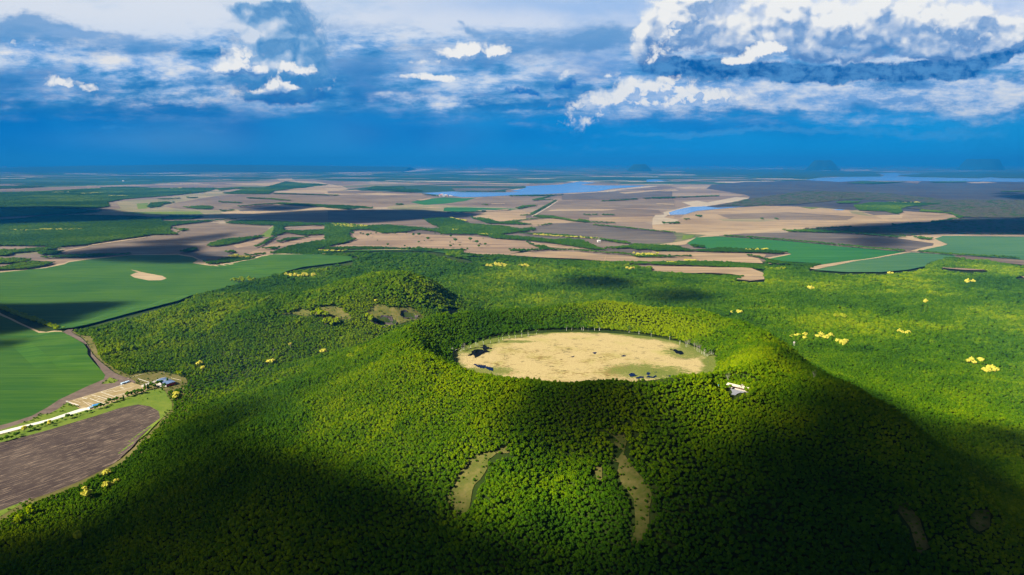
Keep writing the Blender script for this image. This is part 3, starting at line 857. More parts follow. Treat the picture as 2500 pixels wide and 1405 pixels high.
FARWATER = [
 ('lake', 'lake', 'B 690,273 900,263 1290,269 1400,266 1330,259 1400,245 1440,236 1440,224 1700,211 1830,190 1950,200 1840,212 1880,217 2330,220 2200,233 2080,241 1960,263 1700,276 1500,286 1300,292 1100,302 970,304 900,293 800,291'),
 ('lake', 'lake', 'C 1010,166 1120,152 1300,146 1530,144 1560,136 1510,122 1640,117 1655,125 1820,122 1750,129 1665,131 1640,142 1800,149 2200,156 2270,149 2370,156 2700,158 2700,182 1900,175 1400,172 1250,180 1100,173'),
 ('lake', 'lake', 'C -60,165 0,162 80,174 -60,180'),
]
FARLAND = [
 ('field', 'far_wood', 'B 40,262 200,240 350,225 700,215 1000,205 1400,215 1440,224 1440,236 1300,250 1290,260 900,262 690,272 400,262'),
 ('field', 'soil', 'B 700,222 1050,210 1430,218 1400,224 1000,222'),
 ('field', 'soil_dark', 'B 900,240 1300,236 1340,242 1200,256 930,258'),
 ('sand_bank', 'sandbank', 'B 1960,265 2200,235 2335,221 2420,222 2335,232 2150,247 2020,272 1700,280'),
 ('sand_bank', 'straw', 'B -20,262 200,250 330,268 600,285 400,290 200,282 -20,290'),
 ('far_woodland_ground', 'far_wood', 'C 150,112 400,93 900,100 1250,106 1500,121 1530,131 1500,144 1200,146 900,149 650,136 300,136'),
 ('far_woodland_ground', 'far_wood', 'C 1650,141 1700,126 2000,116 2700,112 2700,156 2370,155 2270,148 2200,155'),
 ('field', 'straw', 'C 2110,183 2230,180 2330,186 2150,189'),
 ('field', 'soil', 'C 1400,168 1640,168 1800,176 1780,190 1500,180'),
 ('field', 'straw', 'C 100,212 350,215 340,224 200,226'),
 ('field', 'straw', 'C -20,236 130,230 160,238 -20,252'),
 ('field', 'straw', 'C 1230,96 1480,98 1440,104 1250,102'),
 ('field', 'straw', 'B 270,122 400,108 700,97 780,104 600,120 400,124'),
 ('field', 'straw', 'B 1130,96 1400,99 1380,104 1150,103'),
]
for k, (nm, mt, spec) in enumerate(FARLAND + FARWATER):
    sheet(nm, plane_poly(spec, .5), M[mt], 12 + k, flat=True)

DETAIL = [
 ('track', 'track', 'B 1478,442 1500,431 1580,386 1670,331 1676,333 1587,392 1507,438 1487,446'),
 ('track', 'straw', 'B 1190,351 1290,349 1290,353 1190,356'), ('track', 'straw', 'B 600,388 760,376 880,380 760,384'),
 ('track', 'straw', 'A 640,652 960,607 1060,594 1062,599 962,613 642,660'), ('track', 'straw', 'A 470,690 640,663 640,668 480,696'),
 ('track', 'straw', 'B 2008,765 2020,732 2024,732 2014,766'), ('track', 'straw', 'B 1395,716 1430,706 1500,700 1440,712 1400,722'),
 ('track', 'straw', 'B 1480,628 1620,660 1830,680 1830,684 1620,666 1480,634'), ('track', 'straw', 'B 60,662 450,672 740,684 740,688 450,677 60,667'),
 ('field', 'soil', 'A -200,247 640,250 660,262 300,263 -200,270'), ('field', 'straw', 'A 1300,205 1440,203 1480,210 1320,212'), ('field', 'straw', 'A 2010,172 2120,170 2150,186 2030,186'),
 ('field', 'straw', 'A 2060,225 2480,222 2500,232 2100,238'), ('field', 'soil_tan', 'A 2000,238 2350,236 2380,250 2050,252'), ('field', 'soil', 'B 0,262 300,258 420,270 200,278 0,276'),
 ('field', 'straw', 'B 2010,285 2140,284 2140,290 2020,291'), ('field', 'straw', 'B 2380,350 2520,356 2520,362 2400,356'),
 ('field', 'soil_dark', 'B 1700,285 2100,262 2500,262 2500,300 2100,318 1700,322'), ('field', 'straw', 'B 2120,272 2500,246 2500,252 2160,280'), ('field', 'soil_tan', 'B 1080,402 1320,392 1300,404 1100,412'),
 ('field', 'straw', 'B 640,325 760,312 740,320 680,330'), ('field', 'soil_dark', 'B 1120,395 1340,398 1320,402 1120,402'),
 ('field', 'straw', 'C 700,300 900,304 900,309 700,306'), ('field', 'straw', 'C 800,350 830,349 832,356 812,356'), ('meadow', 'meadow', 'C 980,352 1120,356 1060,364'), ('field', 'soil_tan', 'C 1680,380 2000,398 1900,412 1700,400'),
]
for k, (nm, mt, spec) in enumerate(DETAIL):
    sheet(nm, plane_poly(spec, .4), M[mt], 90 + k, flat=True)

# pieces that lie on the hills, outlines as they show between the trees
HILLY = [
 ('crater_floor', 'bog', 'P 1102,862 1125,852 1200,838 1300,818 1345,811 1480,811 1560,817 1680,843 1750,866 1735,876 1700,884 1682,903 1650,910 1600,922 1530,924 1470,921 1412,914 1316,911 1252,908 1200,898 1150,886 1125,876'),
 ('clearing', 'clearing', 'G 810,320 840,385 800,400 720,405 660,450 655,520 600,600 560,640 540,720 520,800 490,850 440,880 400,872 370,830 335,745 380,690 430,580 470,510 510,450 600,410 700,380'),
 ('clearing', 'clearing', 'G 1700,235 1760,228 1840,265 1860,330 1845,420 1900,500 1960,570 2030,640 2055,720 2040,800 2030,950 1960,1100 1890,1110 1930,960 1925,760 1830,640 1795,560 1810,480 1725,465 1740,440 1800,450 1840,400 1770,350 1790,310 1720,265'),
 ('clearing', 'clearing', 'G 1635,310 1650,290 1660,340 1670,360 1650,368'),
 ('clearing', 'clearing', 'G 1590,510 1640,485 1645,600 1610,590'),
 ('clearing', 'clearing', 'P 2185,1240 2215,1235 2245,1270 2262,1330 2240,1350 2225,1290'),
 ('clearing', 'clearing', 'P 2375,1250 2418,1246 2412,1285 2390,1295 2370,1280'),
 ('hill_meadow', 'clearing', 'F 600,455 640,440 720,450 780,440 830,415 930,430 1010,400 1110,392 1190,410 1210,440 1255,465 1250,495 1130,500 1040,490 1030,470 960,460 880,470 760,455'),
 ('hill_meadow', 'clearing', 'F 1415,465 1440,420 1500,370 1570,385 1600,400 1640,402 1720,400 1780,395 1830,420 1870,455 1910,490 1880,510 1800,505 1700,535 1560,540 1490,530 1430,490'),
 ('hill_meadow', 'clearing', 'F 2105,425 2130,418 2220,420 2210,440 2150,450'),
 ('plaza', 'paving', 'K 780,570 850,520 1250,600 1620,680 1560,710 1430,800 1350,790 1260,830 1160,885 1010,855 1075,800 1040,730 970,650 880,610'),
]
M['paving'] = material('paving', (.24, .25, .28), scale=.2, col2=(.31, .32, .34), contrast=(.3, .7))

def bog_material():
    m = bpy.data.materials.new('bog'); m.use_nodes = True
    nt = m.node_tree; nt.nodes.clear(); g = G(nt)
    bs = g.node('ShaderNodeBsdfPrincipled'); bs.inputs['Roughness'].default_value = .95; bs.inputs['Specular IOR Level'].default_value = .05
    geo = g.node('ShaderNodeNewGeometry'); pos = geo.outputs['Position']
    x, y, z = g.sep(pos)
    n1 = g.noise(pos, .018, 5.0, .62)
    n2 = g.noise(g.xyz(g.mul(x, .10), g.mul(y, .16), 0), 1.0, 6.0, .72, dist=1.2)
    n3 = g.noise(pos, .8, 4.0, .7)
    straw = g.mix(g.ss(n3, .35, .65), (.39, .29, .12), (.56, .45, .22))
    straw = g.mix(g.mul(g.ss(n1, .50, .64), .55), straw, (.38, .34, .10))
    # wetter and browner towards the near left of the middle, greener at the margin
    ex = g.m('DIVIDE', g.sub(x, CX - 4), 191.0); ey = g.m('DIVIDE', g.sub(y, CY + 2), 186.0)
    ey2 = g.mul(ey, g.add(1.0, g.mul(g.m('GREATER_THAN', ey, 0.0), .27)))
    e = g.m('SQRT', g.add(g.mul(ex, ex), g.mul(ey2, ey2)))
    wet = g.ss(g.add(n2, g.mul(g.sub(n1, .5), .7)), .53, .64)
    brown = g.mul(wet, g.ss(g.add(g.mul(g.add(ex, .25), g.add(ex, .25)), g.mul(g.add(ey, .35), g.add(ey, .35))), 1.0, .1))
    col = g.mix(g.mul(brown, .75), straw, (.20, .125, .040))
    holes = g.ss(g.mul(n2, g.noise(pos, .05, 3.0, .6)), .31, .35)
    col = g.mix(g.mul(holes, .5), col, (.045, .055, .02))
    edge = g.ss(g.add(e, g.mul(g.sub(n1, .5), .55)), .93, 1.03)
    green = g.mix(g.ss(n3, .4, .6), (.10, .14, .02), (.20, .21, .05))
    col = g.mix(edge, col, green)
    for cu, cv, ru, rv in ((1560, 905, 70, 16), (1630, 912, 60, 16), (1665, 860, 42, 15), (1165, 850, 42, 12), (1190, 905, 60, 9), (1250, 833, 60, 4)):
        cx, cy = on_plane(cu, cv, 100.0)
        ux = g.m('DIVIDE', g.sub(x, float(cx)), ru * .65); uy = g.m('DIVIDE', g.sub(y, float(cy)), rv * 2.3)
        q = g.add(g.mul(ux, ux), g.mul(uy, uy))
        col = g.mix(g.mul(g.ss(g.add(q, g.mul(g.sub(n2, .5), 7.0)), 1.3, .6), .9), col, green)
    g.put(bs.inputs['Base Color'], col)
    b = g.node('ShaderNodeBump'); b.inputs['Distance'].default_value = .8
    g.put(b.inputs['Height'], g.add(n3, n2)); g.put(bs.inputs['Normal'], b.outputs[0])
    o = g.node('ShaderNodeOutputMaterial'); g.put(o.inputs[0], bs.outputs[0])
    return m
M['bog'] = bog_material()
# the crater floor is a whole oval, most of its near side hidden behind the near rim
_t = np.linspace(0, 2 * np.pi, 90, endpoint=False)
_ov = np.column_stack([CX - 3 + 208 * np.cos(_t) + fbm(np.cos(_t) * 3, np.sin(_t) * 3, 1) * 7, CY + 2 + np.where(np.sin(_t) > 0, 157, 201) * np.sin(_t)])
sheet('crater_floor', _ov, M['bog'], .5, grid=12, follow=True)
for nm, mt, spec in HILLY:
    EXCL.append(pts(spec))
    if nm != 'crater_floor':
        gp = ground_poly(spec, .5)
        # stretch each piece a little under the trees round it
        c = gp.mean(0); gp = c + (gp - c) * (1.16 if nm == 'clearing' else 1.06)
        sheet(nm, gp, M[mt], .7 if nm != 'plaza' else .9, grid=5, follow=True)
for spec in ('P 1149,857 1163,853 1183,853 1196,857 1183,861 1168,870 1160,874 1156,866 1140,868 1150,862',
             'P 1172,847 1184,842 1201,851 1186,855', 'P 1165,888 1178,891 1200,896 1206,903 1190,901 1168,893', 'P 1155,889 1166,890 1180,897 1172,898',
             'P 1634,851 1645,852 1665,858 1668,864 1655,862', 'P 1658,861 1669,863 1662,866', 'P 1536,912 1550,911 1556,918 1540,920',
             'P 1552,921 1570,919 1574,923 1556,925', 'P 1575,909 1588,911 1580,915', 'P 1575,918 1600,917 1602,921 1580,922',
             'P 1600,907 1608,909 1602,912', 'P 1622,916 1640,916 1634,919', 'P 1444,859 1458,860 1450,863', 'P 1392,869 1404,869 1398,871',
             'P 1516,869 1528,868 1530,870 1520,871'):
    a = dens(pts(spec), 1.5); x, y = on_plane(a[:, 0], a[:, 1], 100.0)
    x = x + fbm(x, y, 5, 3, 2.0) * 5.0; y = y + fbm(x, y, 5, 3, 6.0) * 9.0
    sheet('pond', np.column_stack([x, y]), M['pond_tree_reflection' if '1149,857' in spec or '1172,847' in spec or '1634,851' in spec else 'pond'], .9, follow=True)
# bare lava grit in the two pits
M['grit'] = material('grit', (.034, .027, .032), scale=.25, col2=(.150, .115, .110), contrast=(.38, .66), bump=.8, bscale=.25)
for (qx, qy, qa, qb) in QUARRY:
    t = np.linspace(0, 2 * np.pi, 40, endpoint=False)
    r_ = 1.0 + .14 * np.sin(3 * t + qx) + .08 * np.sin(7 * t)
    sheet('quarry_pit', np.column_stack([qx + np.cos(t) * qa * r_, qy + np.sin(t) * qb * r_]), M['grit'], 2.2, grid=2.5, follow=True)
# ------------------------------------------------------------------ trees
import bmesh
def ico(sub):
    bm = bmesh.new(); bmesh.ops.create_icosphere(bm, subdivisions=sub, radius=1.0)
    V = np.array([v.co[:] for v in bm.verts]); F = np.array([[v.index for v in f.verts] for f in bm.faces]); bm.free()
    return V, F
ICO2, ICO1 = ico(2), ico(1)

def leaf_material(name):
    m = bpy.data.materials.new(name); m.use_nodes = True
    nt = m.node_tree; nt.nodes.clear(); g = G(nt)
    at = g.node('ShaderNodeAttribute', attribute_type='INSTANCER', attribute_name='tone')
    tone = at.outputs['Fac']
    geo = g.node('ShaderNodeNewGeometry')
    n = g.noise(geo.outputs['Position'], .45, 2.0, .6)
    # 0..1 greens from blue-green to yellow-green, 2 yellow, 3 olive-grey
    col = g.ramp(g.mn(tone, 1.0), [(0.0, (.028, .092, .005)), (.35, (.056, .146, .003)), (.65, (.112, .212, .002)), (1.0, (.245, .325, .001))])
    col = g.mix(g.ss(tone, 1.5, 1.9), col, (.68, .62, .09))
    col = g.mix(g.ss(tone, 2.5, 2.9), col, (.13, .12, .085))
    col = g.mix(g.mul(g.ss(n, .35, .65), .45), col, g.mix(.55, col, g.mix(.5, col, (.17, .24, .01))))
    df = g.node('ShaderNodeBsdfDiffuse'); g.put(df.inputs[0], col)
    tr = g.node('ShaderNodeBsdfTranslucent'); g.put(tr.inputs[0], col)
    ms = g.node('ShaderNodeMixShader'); ms.inputs[0].default_value = .22
    g.put(ms.inputs[1], df.outputs[0]); g.put(ms.inputs[2], tr.outputs[0])
    o = g.node('ShaderNodeOutputMaterial'); g.put(o.inputs[0], ms.outputs[0])
    return m
M['leaf'] = leaf_material('leaf')
M['bark'] = material('bark', (.10, .075, .05), scale=1.0, col2=(.16, .13, .10))
M['birch_bark'] = material('birch_bark', (.62, .58, .52), scale=1.2, col2=(.80, .77, .72), contrast=(.35, .6))
M['dead'] = material('dead_wood', (.30, .26, .23), scale=1.0, col2=(.42, .38, .35))

def crown_mesh(name, lobes, leaves, size, seed, core=.86):
    """lobes: (x, y, z, rx, rz); a lumpy body per lobe under a coat of leaf-sized faces"""
    rg = np.random.default_rng(seed)
    Vs, Fs, base = [], [], 0
    for (x, y, z, rx, rz) in lobes:
        V, F = ICO2
        lump = 1 + .20 * (rg.random(len(V)) - .5)
        V = V * lump[:, None] * np.array([rx, rx, rz]) * core + np.array([x, y, z])
        Vs.append(V); Fs += [tuple(f + base) for f in F]; base += len(V)
        k = int(leaves * rx * rz / 4.0)
        d = rg.normal(size=(k, 3)); d[:, 2] = np.where(d[:, 2] < -.6, -d[:, 2], d[:, 2]); d /= np.linalg.norm(d, axis=1)[:, None]
        c = d * np.array([rx, rx, rz]) * (.84 + .30 * rg.random(k))[:, None] + np.array([x, y, z])
        nrm = d + rg.normal(size=(k, 3)) * .42; nrm /= np.linalg.norm(nrm, axis=1)[:, None]
        t = np.cross(nrm, rg.normal(size=(k, 3))); t /= np.linalg.norm(t, axis=1)[:, None]
        b = np.cross(nrm, t)
        s = size * (.6 + .8 * rg.random(k))[:, None]
        q = np.stack([c - t * s - b * s * .7, c + t * s - b * s * .7, c + t * s * .7 + b * s, c - t * s * .8 + b * s * .8], 1)
        Vs.append(q.reshape(-1, 3)); Fs += [(base + 4 * i, base + 4 * i + 1, base + 4 * i + 2, base + 4 * i + 3) for i in range(k)]; base += 4 * k
    me = bpy.data.meshes.new(name)
    me.from_pydata(np.vstack(Vs).tolist(), [], Fs); me.update()
    me.materials.append(M['leaf'])
    return me
def broad(seed):
    rg = np.random.default_rng(seed)
    L = []
    for k in range(11):
        a = k * 2.4 + rg.random(); rr = 3.5 * math.sqrt((k + .3) / 11)
        L.append((math.cos(a) * rr, math.sin(a) * rr, 10.8 - .42 * rr - rr * rr * .12 + rg.random() * 2.6 - 1.2, 1.25 + rg.random() * .75, 1.3 + rg.random() * .9))
    L.append((0, 0, 8.0, 3.2, 2.4))
    return L
def slim(seed):
    rg = np.random.default_rng(seed)
    L = []
    for k in range(8):
        z = 4.0 + k * 1.45; w = 2.1 * (1 - (k / 8.5) ** 1.6) + .5
        L.append(((rg.random() - .5) * 1.1, (rg.random() - .5) * 1.1, z, w, 1.5))
    return L
CROWN = [crown_mesh('crown', broad(s), 34, .50, s) for s in (1, 2, 3, 4, 5)] + [crown_mesh('crown', slim(s), 44, .42, s) for s in (8, 9)]

def tube(path, rad, sides=7):
    V, F = [], []
    for i, (p, r_) in enumerate(zip(path, rad)):
        for k in range(sides):
            a = 2 * math.pi * k / sides
            V.append((p[0] + math.cos(a) * r_, p[1] + math.sin(a) * r_, p[2]))
    for i in range(len(path) - 1):
        for k in range(sides):
            k2 = (k + 1) % sides
            F.append((i * sides + k, i * sides + k2, (i + 1) * sides + k2, (i + 1) * sides + k))
    F.append(tuple(range(len(V) - sides, len(V))))
    return V, F
def join(parts):
    V, F = [], []
    for v, f in parts:
        b = len(V); V += list(v); F += [tuple(i + b for i in q) for q in f]
    return V, F
def trunk_mesh(name, h, r_, seed, m, limbs=4):
    rg = random.Random(seed)
    P = [tube([(0, 0, -.6), (rg.uniform(-.1, .1), rg.uniform(-.1, .1), h * .35), (rg.uniform(-.25, .25), rg.uniform(-.25, .25), h * .7), (rg.uniform(-.4, .4), rg.uniform(-.4, .4), h)], [r_, r_ * .8, r_ * .55, r_ * .25])]
    for k in range(limbs):
        a = rg.uniform(0, 6.28); z = h * rg.uniform(.45, .8); L = h * rg.uniform(.2, .32)
        P.append(tube([(0, 0, z), (math.cos(a) * L * .5, math.sin(a) * L * .5, z + L * .45), (math.cos(a) * L * .85, math.sin(a) * L * .85, z + L)], [r_ * .4, r_ * .28, r_ * .12], 5))
    V, F = join(P)
    me = bpy.data.meshes.new(name); me.from_pydata(V, [], F); me.update(); me.materials.append(m)
    return me
TRUNK = [trunk_mesh('trunk', 9.0, .24, s, M['bark']) for s in (1, 2, 3)]

def plant(x, y, z, s, var, tone, name, label, cat, group, rz=None, trunk=None, sz=None, crown=None):
    t = empty(name, (x, y, z), rng.random() * 6.28 if rz is None else rz)
    t.scale = (s, s, s * (sz or 1.0))
    tag(t, label, cat, group)
    c = bpy.data.objects.new('crown', crown or CROWN[var]); COL.objects.link(c); c.parent = t; c['tone'] = float(tone)
    k = bpy.data.objects.new('trunk', trunk or TRUNK[var % 3]); COL.objects.link(k); k.parent = t
    return t, c

# ---- where the forest stands
def rays_px(x, y, up):
    return project(x, y, height(x, y) + up)
def blocked(x, y, hgt):
    z = height(x, y)
    bad = np.zeros(x.shape, bool)
    u0, v0 = project(x, y, z + .5); u1, v1 = project(x, y, z + hgt * .93); u2, v2 = project(x, y, z + hgt * .5)
    du = 3.3 * FPX / np.hypot(x, y)
    for poly in EXCL:
        for uu, vv in ((u0, v0), (u1, v1), (u2, v2), (u1 - du, v1 + du * .5), (u1 + du, v1 + du * .5)):
            bad |= in_poly(uu, vv, poly)
    return bad
F_TOP = ('P -60,1420 0,1262 100,1205 175,805 232,776 340,750 430,724 470,702 540,686 640,660 740,640 830,627 850,618 1000,612 1120,618 1155,645 1290,640 1480,645 1500,650 1620,660 '
         '1815,689 1862,690 1872,648 1990,659 2100,672 2200,668 2260,650 2330,628 2460,640 2560,652 2900,690')
_a = pts(F_TOP)
_x, _y = on_plane(_a[:, 0], _a[:, 1])
F_OUT = np.column_stack([np.append(_x, [2600, 1600, 900, -560]), np.append(_y, [300, 120, 60, 250])])

def jitter(x0, x1, y0, y1, s):
    gx, gy = np.meshgrid(np.arange(x0, x1, s), np.arange(y0, y1, s * .88))
    gx[1::2] += s / 2
    gx = gx + (rng.random(gx.shape) - .5) * s * .75; gy = gy + (rng.random(gy.shape) - .5) * s * .75
    return gx.ravel(), gy.ravel()
def tone_at(x, y):
    n = fbm(x, y, 260, 4, 21.0) * .75 + fbm(x, y, 40, 2, 31.0) * .35
    t = .50 + n + (rng.random(x.shape) - .5) * .38
    d = np.hypot(x, y)
    r_ = np.hypot(x - CX, y - CY)
    t += .30 * np.exp(-((x + 215) / 110) ** 2 - ((y - 930) / 170) ** 2)   # sunlit look of the west flank put into the leaf tone
    t += .20 * np.exp(-((r_ - 320) / 150) ** 2) * (.6 + .4 * (x < CX + 60))                     # yellower leaf tone high on the cone
    t -= .20 * sstep((d - 1500) / 1200) - .06 * sstep((x - 700) / 500) + .10 * np.exp(-((x + 420) / 330) ** 2 - ((y - 1600) / 260) ** 2) * -1
    return np.clip(t, .02, 1.0)
XS, YS, SS, HS, TS, VS_ = [], [], [], [], [], []
for d0, d1, sp in ((330, 720, 3.4), (720, 1100, 2.85), (1100, 1600, 3.7), (1600, 2300, 5.6), (2300, 3300, 8.6), (3300, 4400, 12.0)):
    x, y = jitter(-d1, d1, 200, d1, sp)
    d = np.hypot(x, y)
    k = (d >= d0) & (d < d1) & (np.abs(np.arctan2(x, y)) < R(52))
    x, y, d = x[k], y[k], d[k]
    k = in_poly(x, y, F_OUT); x, y = x[k], y[k]
    r_ = np.hypot(x - CX, y - CY - 2)
    k = ~(((x - CX + 4) / 203) ** 2 + ((y - CY - 2) / np.where(y > CY, 177, 199)) ** 2 < 1); x, y = x[k], y[k]
    for (qx, qy, qa, qb) in QUARRY:
        k = ((x - qx) / (qa + 4)) ** 2 + ((y - qy) / (qb + 4)) ** 2 > 1; x, y = x[k], y[k]
    hh = 8.6
    k = ~blocked(x, y, hh); x, y = x[k], y[k]
    w = {3.4: .80, 2.85: .66, 3.7: .80, 5.6: 1.1}.get(sp, sp / 4.7)
    s = (.80 if sp < 5 else .95) * (.56 + .27 * rng.random(len(x)) ** 1.6 + .30 * rng.random(len(x)) * (rng.random(len(x)) < .14)) * (1 + .22 * fbm(x, y, 70, 2, 51.0))
    XS.append(x); YS.append(y); SS.append(s * w); HS.append(s * (1 + (.22 if w > 1 else .8) * (w - 1)) * (.85 + .4 * rng.random(len(x)))); TS.append(tone_at(x, y))
    # slim trees in the valley on the left and in patches
    pv = (np.exp(-((x + 480) / 230) ** 2 - ((y - 1230) / 190) ** 2) * .75 + (fbm(x, y, 120, 2, 41.0) > .38) * .2)
    v = np.where(rng.random(len(x)) < pv, 5 + (rng.random(len(x)) * 2).astype(int), (rng.random(len(x)) * 5).astype(int))
    VS_.append(v)
FX, FY, FS, FH, FT, FV = (np.concatenate(a) for a in (XS, YS, SS, HS, TS, VS_))
FZ = height(FX, FY)
print('FOREST', len(FX))

# ---- the 300 nearest in view are trees of their own
dist = np.sqrt(FX ** 2 + FY ** 2 + (HC - FZ) ** 2)
pu, pv = project(FX, FY, FZ + 6)
vis = (pu > 8) & (pu < 2492) & (pv < 1398) & (dist < 1200)
order = np.argsort(np.where(vis, dist, 1e9))[:300]
near_ids = set(order.tolist())
def near_label(u, v, tone, slim_, sc=.7):
    kind = 'slim upright tree' if slim_ else ('yellow-green tree' if tone > .72 else 'dark green tree' if tone < .30 else 'deep green tree' if tone < .45 else 'mid-green tree')
    kind = ('big ' if sc > .80 else 'small ' if sc < .60 else '') + kind
    row = 'lowest row' if v > 1365 else 'second row up' if v > 1335 else 'third row up' if v > 1305 else 'upper rows'
    pl = ('lower left corner' if u < 300 else 'dark wood right of the lower left corner' if u < 620 else 'dark wood left of the oblong clearing' if u < 950 else 'dark wood under the oblong clearing' if u < 1160 else
          'sunlit spur, left half' if u < 1320 else 'sunlit spur, right half' if u < 1500 else 'below the foot of the long clearing' if u < 1680 else 'black-green shade right of the long clearing' if u < 2000 else 'shade under the faint brown gap' if u < 2280 else 'lower right corner')
    return kind + ', ' + row + ', ' + pl
for i in order:
    s = float(FS[i])
    plant(float(FX[i]), float(FY[i]), float(FZ[i]), s, int(FV[i]), float(FT[i]), 'forest_tree', near_label(pu[i], pv[i], FT[i], FV[i] > 4, s), 'tree', 'nearest trees of the wood along the bottom of the picture', sz=float(FH[i] / s))
keep = np.ones(len(FX), bool); keep[order] = False

# ---- one object per mass, its trees scattered over its points
PROTO = []
for k in range(7):
    o = next(c for c in bpy.data.objects if c.name.startswith('crown') and c.data == CROWN[k]) if any(c.name.startswith('crown') and c.data == CROWN[k] for c in bpy.data.objects) else None
    PROTO.append(o)
def scatter_group():
    ng = bpy.data.node_groups.new('scatter_trees', 'GeometryNodeTree')
    ng.interface.new_socket('Geometry', in_out='INPUT', socket_type='NodeSocketGeometry')
    ng.interface.new_socket('Geometry', in_out='OUTPUT', socket_type='NodeSocketGeometry')
    N = ng.nodes; L = ng.links
    gi = N.new('NodeGroupInput'); go = N.new('NodeGroupOutput')
    jn = N.new('GeometryNodeJoinGeometry')
    def attr(nm, ty):
        a = N.new('GeometryNodeInputNamedAttribute'); a.data_type = ty; a.inputs[0].default_value = nm
        return a.outputs[0]
    vi = attr('var', 'INT'); sc = attr('scl', 'FLOAT_VECTOR'); ro = attr('rot', 'FLOAT_VECTOR')
    for k in range(7):
        if PROTO[k] is None:
            continue
        oi = N.new('GeometryNodeObjectInfo'); oi.transform_space = 'ORIGINAL'; oi.inputs[0].default_value = PROTO[k]
        oi.inputs['As Instance'].default_value = True
        cmp_ = N.new('FunctionNodeCompare'); cmp_.data_type = 'INT'; cmp_.operation = 'EQUAL'
        L.new(vi, cmp_.inputs[2]); cmp_.inputs[3].default_value = k
        ip = N.new('GeometryNodeInstanceOnPoints')
        L.new(gi.outputs[0], ip.inputs['Points']); L.new(cmp_.outputs[0], ip.inputs['Selection'])
        L.new(oi.outputs['Geometry'], ip.inputs['Instance']); L.new(ro, ip.inputs['Rotation']); L.new(sc, ip.inputs['Scale'])
        L.new(ip.outputs[0], jn.inputs[0])
    L.new(jn.outputs[0], go.inputs[0])
    return ng
NG = scatter_group()
def scatter(name, x, y, z, sxy, sz, tone, var, label, cat):
    me = bpy.data.meshes.new(name)
    n = len(x)
    me.vertices.add(n); me.vertices.foreach_set('co', np.column_stack([x, y, z]).astype(np.float32).ravel())
    me.attributes.new('var', 'INT', 'POINT').data.foreach_set('value', var.astype(np.int32))
    me.attributes.new('tone', 'FLOAT', 'POINT').data.foreach_set('value', tone.astype(np.float32))
    me.attributes.new('scl', 'FLOAT_VECTOR', 'POINT').data.foreach_set('vector', np.column_stack([sxy, sxy, sz]).astype(np.float32).ravel())
    me.attributes.new('rot', 'FLOAT_VECTOR', 'POINT').data.foreach_set('vector', np.column_stack([np.zeros(n), np.zeros(n), rng.random(n) * 6.28]).astype(np.float32).ravel())
    o = bpy.data.objects.new(name, me); COL.objects.link(o)
    md = o.modifiers.new('trees', 'NODES'); md.node_group = NG
    tag(o, label, cat, None, 'stuff')
    return o
scatter('forest', FX[keep], FY[keep], FZ[keep], FS[keep], FH[keep], FT[keep], FV[keep], 'dense green deciduous forest over the crater hill and the land around it', 'forest')
